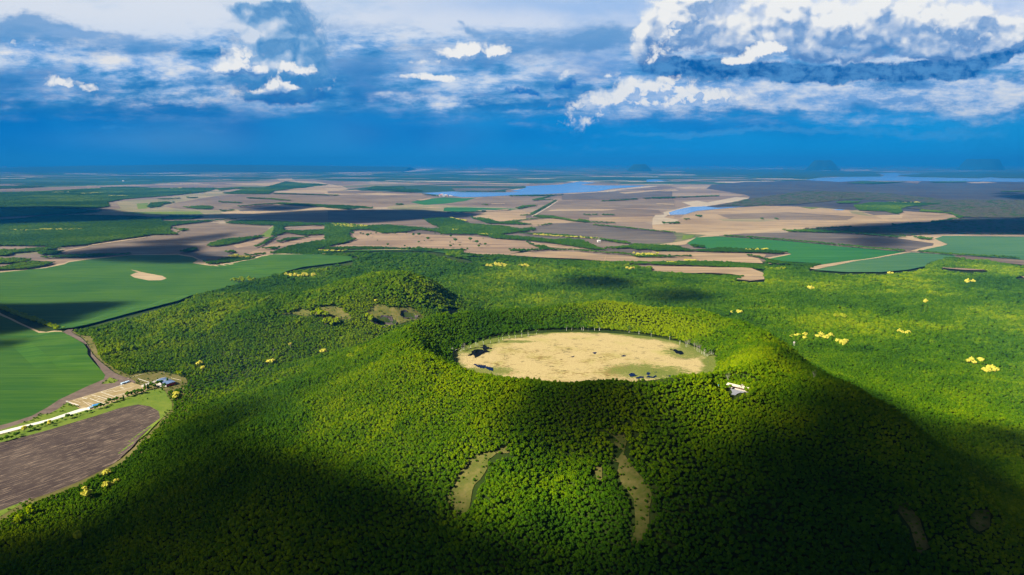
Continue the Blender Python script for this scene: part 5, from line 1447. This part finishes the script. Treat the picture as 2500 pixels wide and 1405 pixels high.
# blue-roofed hall at the end of the lined ground
def hall():
    a, rz, L = frame_at(385, 937, 408, 946)
    t = empty('hall', (a[0], a[1], a[2] + .1), rz)
    tag(t, 'white and red hall with curved blue roofs at the end of a pale ramp', 'hall')
    W = max(L, 17.0); Dp = 15.0; h = 5.2
    part('wall', boxes([(0, W, 0, Dp, 0, h)]), M['white_wall'], t)
    part('side_wall', boxes([(W, W + .3, -.1, Dp + .1, 0, h + .6)]), M['red_trim'], t)
    for k in range(5):
        x = .5 + k * (W - 1) / 4
        part('pillar', boxes([(x - .28, x + .28, -.35, -.02, 0, h)]), M['red_trim'], t)
    for k in range(4):
        x = .5 + (k + .5) * (W - 1) / 4
        f = part('window', boxes([(x - 1.2, x + 1.2, -.12, -.01, 1.2, 3.9)]), M['white_wall'], t)
        part('pane', boxes([(x - .95, x + .95, -.16, -.125, 1.45, 3.65)]), M['glass'], f)
    # two long vaults that rise towards the back, with white verges
    for (x0, x1, zz) in ((-.8, W * .46, h + .2), (W * .46, W + .8, h)):
        V, F = [], []
        n = 12
        for j in range(n + 1):
            y = -1.0 + (Dp + 2.2) * j / n
            z = zz + 2.6 * math.sin(math.pi * (.12 + .62 * j / n)) - .6
            V += [(x0, y, z + .9), (x1, y, z - .3), (x1, y, z - .6), (x0, y, z + .6)]
        for j in range(n):
            b = 4 * j
            for q in ((0, 1), (1, 2), (2, 3), (3, 0)):
                F.append((b + q[0], b + q[1], b + 4 + q[1], b + 4 + q[0]))
        F += [(3, 2, 1, 0), (4 * n, 4 * n + 1, 4 * n + 2, 4 * n + 3)]
        rf = part('roof', (V, F), M['blue_roof'], t)
        V2 = []
        for j in range(n + 1):
            b = V[4 * j]; V2 += [(b[0] - .35, b[1], b[2] + .25), (b[0] + .45, b[1], b[2] + .2), (b[0] + .45, b[1], b[2] - .5), (b[0] - .35, b[1], b[2] - .5)]
        part('verge', (V2, F), M['white_wall'], rf)
    part('terrace', boxes([(W * .1, W * .75, -7, -.4, 0, .8)]), M['stone_pale'], t)
    st = part('step', boxes([(W * .12, W * .73, -8.2 - k * .8, -7.0 - k * .8 - .003, 0, .6 - k * .15) for k in range(3)]), M['stone_pale'], t)
    return t
hall()
def ramp():
    a = at(350, 944); b = at(386, 932)
    rz = math.atan2(b[1] - a[1], b[0] - a[0]); L = math.hypot(b[0] - a[0], b[1] - a[1])
    t = empty('causeway', (a[0], a[1], a[2]), rz)
    tag(t, 'pale raised causeway leading up to the blue-roofed hall', 'causeway')
    V, F = boxes([(0, L, -4.0, 4.0, -.5, 1.9)])
    part('deck', (V, F), M['stone_pale'], t)
    part('kerb', boxes([(0, L, -4.4, -4.003, -.4, 2.3), (0, L, 4.003, 4.4, -.4, 2.3)]), M['white_wall'], t)
    part('landing', boxes([(-3.5, -.01, -3.0, 3.0, -.5, 1.1)]), M['stone_pale'], t)
ramp()
def shed(u0, v0, u1, v1, w, h, label, roof, wall, group=None, gable=True):
    a, rz, L = frame_at(u0, v0, u1, v1)
    t = empty('shed', (a[0], a[1], a[2] + .1), rz)
    tag(t, label, 'shed', group)
    part('wall', boxes([(0, L, 0, w, 0, h)]), wall, t)
    if gable:
        V = [(-.3, -.4, h), (L + .3, -.4, h), (L + .3, w + .4, h), (-.3, w + .4, h), (-.3, w / 2, h + w * .28), (L + .3, w / 2, h + w * .28)]
        F = [(0, 1, 5, 4), (2, 3, 4, 5), (0, 4, 3), (1, 2, 5), (0, 3, 2, 1)]
    else:
        V, F = boxes([(-.2, L + .2, -.2, w + .2, h, h + .35)])
    part('roof', (V, F), roof, t)
    part('door', boxes([(L * .4, L * .4 + 1.1, -.08, -.01, 0, 2.0)]), M['dark'], t)
    f = part('window', boxes([(L * .7, L * .7 + 1.2, -.06, -.01, 1.0, 2.0)]), M['white_wall'], t)
    part('pane', boxes([(L * .7 + .15, L * .7 + 1.05, -.09, -.065, 1.15, 1.85)]), M['glass'], f)
    return t
shed(228, 996, 244, 992, 5.5, 3.0, 'shed with a bright blue roof at the corner of the lined ground', M['shed_blue'], M['white_wall'])
shed(219, 1000, 227, 997, 4.5, 2.6, 'small pale blue shed left of the bright blue roof', M['shed_side'], M['shed_side'])
shed(298, 940, 307, 937, 3.2, 2.6, 'pale blue cabin, left one of two at the top edge of the lined ground', M['shed_side'], M['shed_side'], 'pale blue cabins', False)
shed(308.5, 936.5, 317, 934, 3.2, 2.6, 'pale blue cabin, right one of two at the top edge of the lined ground', M['shed_side'], M['shed_side'], 'pale blue cabins', False)

# gallery with the cream roof on the crater's right shoulder
def gallery():
    ax, ay = on_plane(1775, 946, 129.6); bx_, by_ = on_plane(1830, 959, 129.6)
    a = (float(ax), float(ay), 129.6); rz = math.atan2(float(by_ - ay), float(bx_ - ax)); L = math.hypot(float(bx_ - ax), float(by_ - ay))
    t = empty('gallery', (a[0], a[1], a[2] + .5), rz)
    tag(t, 'long open gallery with a cream roof beside the paved yard', 'gallery')
    part('floor_slab', boxes([(-.5, L + .5, -1.2, 5.2, -.6, .3)]), M['stone_pale'], t)
    part('wall', boxes([(0, L, 4.2, 4.6, .3, 3.4)]), M['wood_red'], t)
    n = 12
    for k in range(n + 1):
        x = .3 + (L - .6) * k / n
        part('column', boxes([(x - .14, x + .14, .1, .38, .303, 3.3)]), M['wood_red'], t)
    for k in range(n):
        x = .3 + (L - .6) * k / n
        part('bench', boxes([(x + .3, x + (L - .6) / n - .3, -.3, .05, .303, 1.1)]), M['stone_pale'], t)
    V = [(-.8, -1.2, 3.3), (L + .8, -1.2, 3.3), (L + .8, 5.8, 3.3), (-.8, 5.8, 3.3), (-.4, 2.3, 4.9), (L + .4, 2.3, 4.9),
         (-.8, -1.2, 3.0), (L + .8, -1.2, 3.0), (L + .8, 5.8, 3.0), (-.8, 5.8, 3.0)]
    F = [(0, 1, 5, 4), (2, 3, 4, 5), (0, 4, 3), (1, 2, 5), (6, 7, 1, 0), (7, 8, 2, 1), (8, 9, 3, 2), (9, 6, 0, 3), (9, 8, 7, 6)]
    rf = part('roof', (V, F), M['cream_roof'], t)
    m = L * .58
    V = [(m - 3, -1.4, 3.7), (m + 3, -1.4, 3.7), (m + 3, 5.9, 3.7), (m - 3, 5.9, 3.7), (m, -1.4, 6.0), (m, 5.9, 6.0)]
    part('gable', (V, [(0, 1, 4), (2, 3, 5), (1, 2, 5, 4), (3, 0, 4, 5), (3, 2, 1, 0)]), M['cream_roof'], rf)
gallery()
def hut():
    a, rz, L = frame_at(1101, 859, 1112, 856)
    t = empty('jetty_hut', (a[0], a[1], a[2] + .4), rz)
    tag(t, 'low grey-roofed hut in the trees at the left tip of the crater clearing', 'hut')
    part('wall', boxes([(0, 9, 0, 4, 0, 2.4)]), M['wood_red'], t)
    part('roof', ([(-.5, -.6, 2.4), (9.5, -.6, 2.4), (9.5, 4.6, 2.4), (-.5, 4.6, 2.4), (-.3, 2, 3.8), (9.3, 2, 3.8)], [(0, 1, 5, 4), (2, 3, 4, 5), (0, 4, 3), (1, 2, 5), (0, 3, 2, 1)]), M['stone_pale'], t)
    part('deck', boxes([(-1, 14, -4, -.1, -.3, .2)]), M['stone_pale'], t)
hut()
def pole(u, v, h, lab, head, name='post'):
    x, y, z = at(u, v)
    t = empty(name, (x, y, z)); tag(t, lab, 'post')
    part('shaft', tube([(0, 0, 0), (0, 0, h)], [.22, .12], 8), M['white_wall'], t)
    part('head', boxes([(-.45, .45, -.25, .25, h - .05, h + .9)]), head, t)
    part('base', boxes([(-.6, .6, -.6, .6, -.1, .25)]), M['stone_pale'], t)
pole(1753.5, 953, 6.0, 'white post with a blue head at the edge of the paved yard', M['shed_blue'])
pole(401, 913, 4.5, 'white post with a green head before the wood behind the hall', M['leaf'])
pole(345, 933.5, 2.2, 'short white post on the grass left of the hall', M['dark'])
def tower():
    x, y, z = at(1938, 850)
    t = empty('lookout', (x, y, z)); tag(t, 'tiny white lookout tower among the trees on the right shoulder', 'tower')
    for sx in (-1, 1):
        for sy in (-1, 1):
            part('leg', tube([(sx * 1.3, sy * 1.3, 0), (sx * .8, sy * .8, 11)], [.16, .12], 6), M['white_wall'], t)
    part('cabin', boxes([(-1.3, 1.3, -1.3, 1.3, 11, 13.2)]), M['white_wall'], t)
    part('roof', ([(-1.8, -1.8, 13.2), (1.8, -1.8, 13.2), (1.8, 1.8, 13.2), (-1.8, 1.8, 13.2), (0, 0, 14.8)], [(0, 1, 4), (1, 2, 4), (2, 3, 4), (3, 0, 4), (3, 2, 1, 0)]), M['stone_pale'], t)
tower()

# pale kerbs that line out the ground by the sheds: one low kerb per line
LINES = ['90,672 385,785', '130,670 350,760', '240,655 390,705', '420,600 520,630', '600,540 700,575', '640,545 1000,650', '800,487 1160,610', '1390,340 1660,425',
         '230,655 800,487', '800,487 1270,330', '340,655 540,595', '500,600 640,560', '740,570 1010,655', '820,545 1080,630', '670,590 890,660', '580,620 910,740', '430,665 600,775',
         '530,700 700,760', '700,650 770,630', '800,695 890,660', '850,750 920,735', '1080,570 1540,450', '1100,590 1660,425', '940,520 1480,375', '870,495 1040,450', '1040,450 1110,480', '1110,480 1440,400',
         '1200,390 1270,410', '440,725 530,700', '1090,640 1330,560', '260,720 350,755', '390,790 520,810', '500,830 570,858', '1560,215 1780,285', '1350,215 1660,115', '2230,200 2430,250', '90,675 130,670']
for i, s_ in enumerate(LINES):
    a = pts('I ' + s_)
    p = at(a[0, 0], a[0, 1]); q = at(a[1, 0], a[1, 1])
    ln = math.hypot(q[0] - p[0], q[1] - p[1]); rz = math.atan2(q[1] - p[1], q[0] - p[0])
    w = .55
    zt = .62 + i * .004
    V, F = boxes([(0, ln, -w, w, -.3, zt)])
    o = mesh_obj('kerb', V, F, M['kerb'] if i % 3 else M['white_road'])
    o.location = (p[0], p[1], p[2] + .05); o.rotation_euler = (0, 0, rz)
    long_ = 'long' if ln > 60 else 'short' if ln < 20 else 'mid-length'
    o['kind'] = 'structure'

# white houses by the lake and single far farms
def house(x, y, s, m, lab, group):
    t = empty('house', (x, y, .5), .3); tag(t, lab, 'house', group)
    part('wall', boxes([(-6 * s, 6 * s, -4 * s, 4 * s, 0, 6 * s)]), M['white_wall'], t)
    V = [(-6.6 * s, -4.6 * s, 6 * s), (6.6 * s, -4.6 * s, 6 * s), (6.6 * s, 4.6 * s, 6 * s), (-6.6 * s, 4.6 * s, 6 * s), (-6.6 * s, 0, 9 * s), (6.6 * s, 0, 9 * s)]
    part('roof', (V, [(0, 1, 5, 4), (2, 3, 4, 5), (0, 4, 3), (1, 2, 5), (0, 3, 2, 1)]), m, t)
for i, (u, v, s) in enumerate([(1066, 478.5, 1.0), (1075, 479, 1.8), (1079, 478, 1.9), (1083, 480.5, 1.2), (1088, 478, 1.4), (1092, 478, 1.0), (1099, 479, 1.1), (1103, 479, .8)]):
    x, y = on_plane(u, v + .8)
    house(float(x), float(y), s * 1.4, M['red_trim'] if i in (1, 5) else M['white_wall'],
          ('large ' if s > 1.5 else 'small ') + 'white lakeside house, %s from the left of the hamlet' % ['first', 'second', 'third', 'fourth', 'fifth', 'sixth', 'seventh', 'eighth'][i], 'white houses of the lakeside hamlet')
for i, (u, v, s, lab) in enumerate([(1036, 415.5, 5, 'white block on the skyline left of centre, larger of a pair'), (1052, 415, 3.5, 'white block on the skyline left of centre, smaller of a pair'), (1462, 592, 1.3, 'white farm shed between the tree belts'), (1075, 624, 1.0, 'tiny white car-sized hut on the narrow green field'), (301, 444, 3, 'white far-off building at the edge of the blue ridge')]):
    x, y = on_plane(u, v)
    house(float(x), float(y), s, M['white_wall'], lab, None)

# ------------------------------------------------------------------ far hills
M['hill_wood'] = material('hill_wood', (.008, .030, .014), scale=.0015, col2=(.014, .042, .018))
def far_hill(u, v_base, width_px, top_v, dist, flat, name):
    """a wooded hill with its real height at that distance"""
    dx, dy, dz = ray(u, v_base)
    k = dist / dy
    cx, cy = float(dx * k), dist
    w = width_px * dist / FPX / 2
    top = HC + float(ray(u, top_v)[2]) * k
    V, F = [], []
    n, m = 48, 12
    for j in range(m + 1):
        q = j / m
        rr = w * (1 - q * (1 - flat)) if j < m else 0
        zz = top * sstep(q / .92) ** 1.0
        for i in range(n):
            a = 2 * math.pi * i / n
            wob = 1 + .10 * math.sin(3 * a + u) + .05 * math.sin(7 * a)
            V.append((math.cos(a) * rr * wob, math.sin(a) * rr * wob * .8, float(zz) - 3))
    for j in range(m):
        for i in range(n):
            i2 = (i + 1) % n
            F.append((j * n + i, j * n + i2, (j + 1) * n + i2, (j + 1) * n + i))
    o = mesh_obj(name, V, F, M['hill_wood'], smooth=True)
    o.location = (cx, cy, 0); o['kind'] = 'structure'
far_hill(2400, 402, 106, 388.5, 38000, .55, 'table_hill')
far_hill(2008, 402, 84, 391.5, 36000, .30, 'far_hill')
far_hill(1562, 408, 66, 401.0, 32000, .30, 'far_hill')
def far_ridge():
    V, F = [], []
    us = np.linspace(-400, 1000, 90)
    n = 8
    for i, u in enumerate(us):
        top_v = np.interp(u, [-400, 0, 100, 200, 330, 480, 640, 800, 1000], [412, 410, 407.5, 405, 403.5, 401.5, 403.5, 405, 408])
        d = 36000.0
        dx, dy, dz = ray(u, float(top_v)); k = d / dy
        top = max(4.0, HC + float(dz) * k + 14 * float(fbm(np.array([u]), np.array([3.]), 60, 3)[0]))
        for j in range(n + 1):
            q = j / n
            V.append((float(dx * k) * (1 - .14 * (1 - q)), d - 7000 * (1 - q), top * float(sstep(q)) - 2))
        V.append((float(dx * k), d + 3000, -2))
    m = n + 2
    for i in range(len(us) - 1):
        for j in range(m - 1):
            F.append((i * m + j, (i + 1) * m + j, (i + 1) * m + j + 1, i * m + j + 1))
    o = mesh_obj('far_ridge', V, F, M['hill_wood'], smooth=True); o['kind'] = 'structure'
far_ridge()
# ------------------------------------------------------------------ clouds overhead, out of the picture, whose shade lies on the land
def cloud_material():
    m = bpy.data.materials.new('cloud'); m.use_nodes = True
    nt = m.node_tree; nt.nodes.clear(); g = G(nt)
    v = g.node('ShaderNodeVolumePrincipled')
    v.inputs['Density'].default_value = .02
    v.inputs['Color'].default_value = (.22, .24, .28, 1)
    v.inputs['Anisotropy'].default_value = .3
    o = g.node('ShaderNodeOutputMaterial'); g.put(o.inputs['Volume'], v.outputs[0])
    return m
M['cloud'] = cloud_material()
def blur(a, sig):
    r_ = int(max(1, round(3 * sig)))
    k = np.exp(-.5 * (np.arange(-r_, r_ + 1) / sig) ** 2); k /= k.sum()
    a = np.apply_along_axis(lambda q: np.convolve(np.pad(q, r_, mode='edge'), k, 'valid'), 0, a)
    return np.apply_along_axis(lambda q: np.convolve(np.pad(q, r_, mode='edge'), k, 'valid'), 1, a)
def cloud(label, shades, box, step, soft, base=3000.0, noise=.26):
    x0, x1, y0, y1 = box
    t0 = base / SDIR[2]
    gx, gy = np.meshgrid(np.arange(x0, x1, step), np.arange(y0, y1, step))     # where the sun ray reaches z = 0
    X = gx.ravel(); Y = gy.ravel()
    tt = np.zeros(len(X)); done = np.zeros(len(X), bool)
    for z in np.arange(180, -1, -5.0):
        px_ = X + SDIR[0] * z / SDIR[2]; py_ = Y + SDIR[1] * z / SDIR[2]
        hit = ~done & (height(px_, py_) + 7 >= z)
        tt[hit] = z; done |= hit
    px_ = X + SDIR[0] * tt / SDIR[2]; py_ = Y + SDIR[1] * tt / SDIR[2]
    ok = py_ > 60
    u, v = project(px_, np.maximum(py_, 60), tt)
    T = np.zeros(len(X))
    for tau, spec in shades:
        T = np.maximum(T, in_poly(u, v, pts(spec)) * tau)
    if 'vast' in label:                        # the bank stops at the ridge: the land beyond it lies in the sun
        T = T * ~(((tt < 22) & (px_ > 480)) | ((px_ > 575) & (py_ > 560)))
    T = 1.45 * T.reshape(gx.shape)
    T = blur(T, soft / step)
    n = fbm(gx, gy, soft * 3.2, 4, 71.0)
    T = np.clip(T * (1 + noise * 1.8 * n) - .05, 0, None)
    T[0, :] = T[-1, :] = 0; T[:, 0] = T[:, -1] = 0
    th = T * SDIR[2] / .02
    th[th < 1.2] = 0
    sx, sy = SDIR[0] * t0, SDIR[1] * t0
    ny, nx = gx.shape
    up = .68 * th; dn = -.32 * th
    P = np.column_stack([gx.ravel() + sx, gy.ravel() + sy, base + up.ravel()])
    Q_ = np.column_stack([gx.ravel() + sx, gy.ravel() + sy, base + dn.ravel()])
    idx = np.arange(ny * nx).reshape(ny, nx)
    flat = (th == 0)
    bidx = np.where(flat, idx, idx + ny * nx)
    keepf = ~(flat[:-1, :-1] & flat[1:, :-1] & flat[:-1, 1:] & flat[1:, 1:])
    def quads(I):
        return np.stack([I[:-1, :-1], I[:-1, 1:], I[1:, 1:], I[1:, :-1]], -1)[keepf]
    F = np.vstack([quads(idx), quads(bidx)[:, ::-1]])
    used, inv = np.unique(F.ravel(), return_inverse=True)
    V = np.vstack([P, Q_])[used]
    c = V.mean(0)
    o = big_mesh('cloud', V - c, inv.reshape(F.shape), M['cloud'], smooth=True)
    o.location = c
    tag(o, label, 'cloud')
    return o
CLOUDS = [
 ('vast dark cloud bank overhead shading the near slope of the crater hill',
  [(2.9, 'P -900,1400 0,1350 200,1300 340,1215 440,1165 600,1165 700,1215 850,1270 1000,1310 1100,1350 1130,1405 1130,2600 -900,2600'),
   (1.2, 'P 330,1180 400,1080 520,1060 620,1105 760,1140 920,1190 1050,1215 1110,1260 1100,1340 900,1270 600,1180'),
   (1.2, 'P 410,1040 520,1005 620,990 660,1010 560,1045 440,1070'),
   (3.0, 'P 1250,1010 1350,990 1470,940 1545,965 1560,1030 1500,1075 1440,1110 1320,1060 1250,1045'),
   (1.7, 'P 1120,1370 1500,1350 1570,1405 1500,2600 1120,2600'),
   (3.4, 'P 1640,1200 1720,1150 1830,1135 1900,1080 1970,985 2050,930 2160,955 2260,1040 2380,1130 2520,1230 3300,1500 3300,2600 1400,2600 1520,1420 1570,1340 1610,1260'),
   (1.6, 'P 1570,1140 1700,1110 1800,1120 1700,1180 1610,1230 1560,1300')], (-1150, 1300, 120, 1330), 16, 34),
 ('small oval cloud overhead right of the great bank', [(3.0, 'P 2335,1040 2400,1046 2470,1076 2540,1110 2620,1160 2600,1185 2500,1142 2420,1112 2350,1072')], (450, 1500, 650, 1500), 16, 26),
 ('narrow ragged cloud streak overhead at far left', [(3.8, 'P -500,738 0,746 120,742 235,738 190,752 130,775 95,792 40,800 0,812 -500,850'), (2.4, 'P -500,835 0,835 70,822 20,842 -500,870')], (-2900, -700, 1100, 2000), 20, 22),
 ('little cloud puff overhead behind the crater hill', [(2.0, 'P 1385,684 1480,682 1540,694 1500,706 1420,700'), (2.0, 'P 1600,716 1680,712 1720,730 1660,742 1610,734')], (-100, 1300, 1500, 2900), 26, 44),
 ('long flat cloud overhead above the brown fields at left', [(3.2, 'P 150,616 260,604 400,598 470,602 440,616 490,626 600,634 420,640 260,632 180,626'), (1.6, 'P 320,590 440,580 560,566 520,584 400,600')], (-3300, -700, 1900, 4200), 32, 36),
 ('thin lens of cloud overhead above the woods far to the left', [(3.6, 'P -400,506 0,508 120,506 230,510 330,522 430,524 600,522 640,530 420,534 260,540 120,544 0,548 -400,552')], (-7500, -1200, 3000, 6900), 60, 50),
 ('dark spindle of cloud overhead above the far ploughland', [(3.6, 'P 560,534 620,522 740,514 860,512 1000,512 1080,518 1160,522 1120,530 1040,532 960,538 860,544 700,542 600,540'), (2.6, 'P 590,506 660,500 740,500 760,506 660,514')], (-3200, 200, 3500, 6900), 60, 46),
 ('broad cloud overhead above the scrub at the right edge', [(2.6, 'P 2000,558 2150,545 2300,540 2520,532 2900,530 2900,574 2520,572 2300,568 2150,572 2050,568')], (900, 5600, 3000, 5700), 60, 60),
 ('small dark cloud overhead beyond the scrub', [(3.0, 'P 2440,478 2500,474 2700,474 2700,490 2500,488'), (2.4, 'P 2430,468 2470,467 2480,472 2440,474')], (3500, 8200, 5500, 9300), 90, 60),
 ('faint cloud overhead above the dark ploughed triangle', [(1.3, 'P 2070,584 2130,574 2200,590 2140,604 2090,598')], (900, 3200, 2600, 4200), 40, 50),
]
for (lab, sh, box, step, soft) in CLOUDS:
    cloud(lab, sh, box, step, soft)

# ------------------------------------------------------------------ haze
def haze():
    V, F = boxes([(-95000, 95000, -3000, 125000, -40, 900)])
    m = bpy.data.materials.new('haze'); m.use_nodes = True
    nt = m.node_tree; nt.nodes.clear(); g = G(nt)
    v = g.node('ShaderNodeVolumePrincipled')
    v.inputs['Density'].default_value = HAZE_D
    v.inputs['Color'].default_value = HAZE_C + (1,)
    v.inputs['Anisotropy'].default_value = 0.0
    o = g.node('ShaderNodeOutputMaterial'); g.put(o.inputs['Volume'], v.outputs[0])
    o = mesh_obj('haze', V, F, m); o['kind'] = 'stuff'
HAZE_D = 4.2e-5
HAZE_C = (.012, .25, .70)
haze()
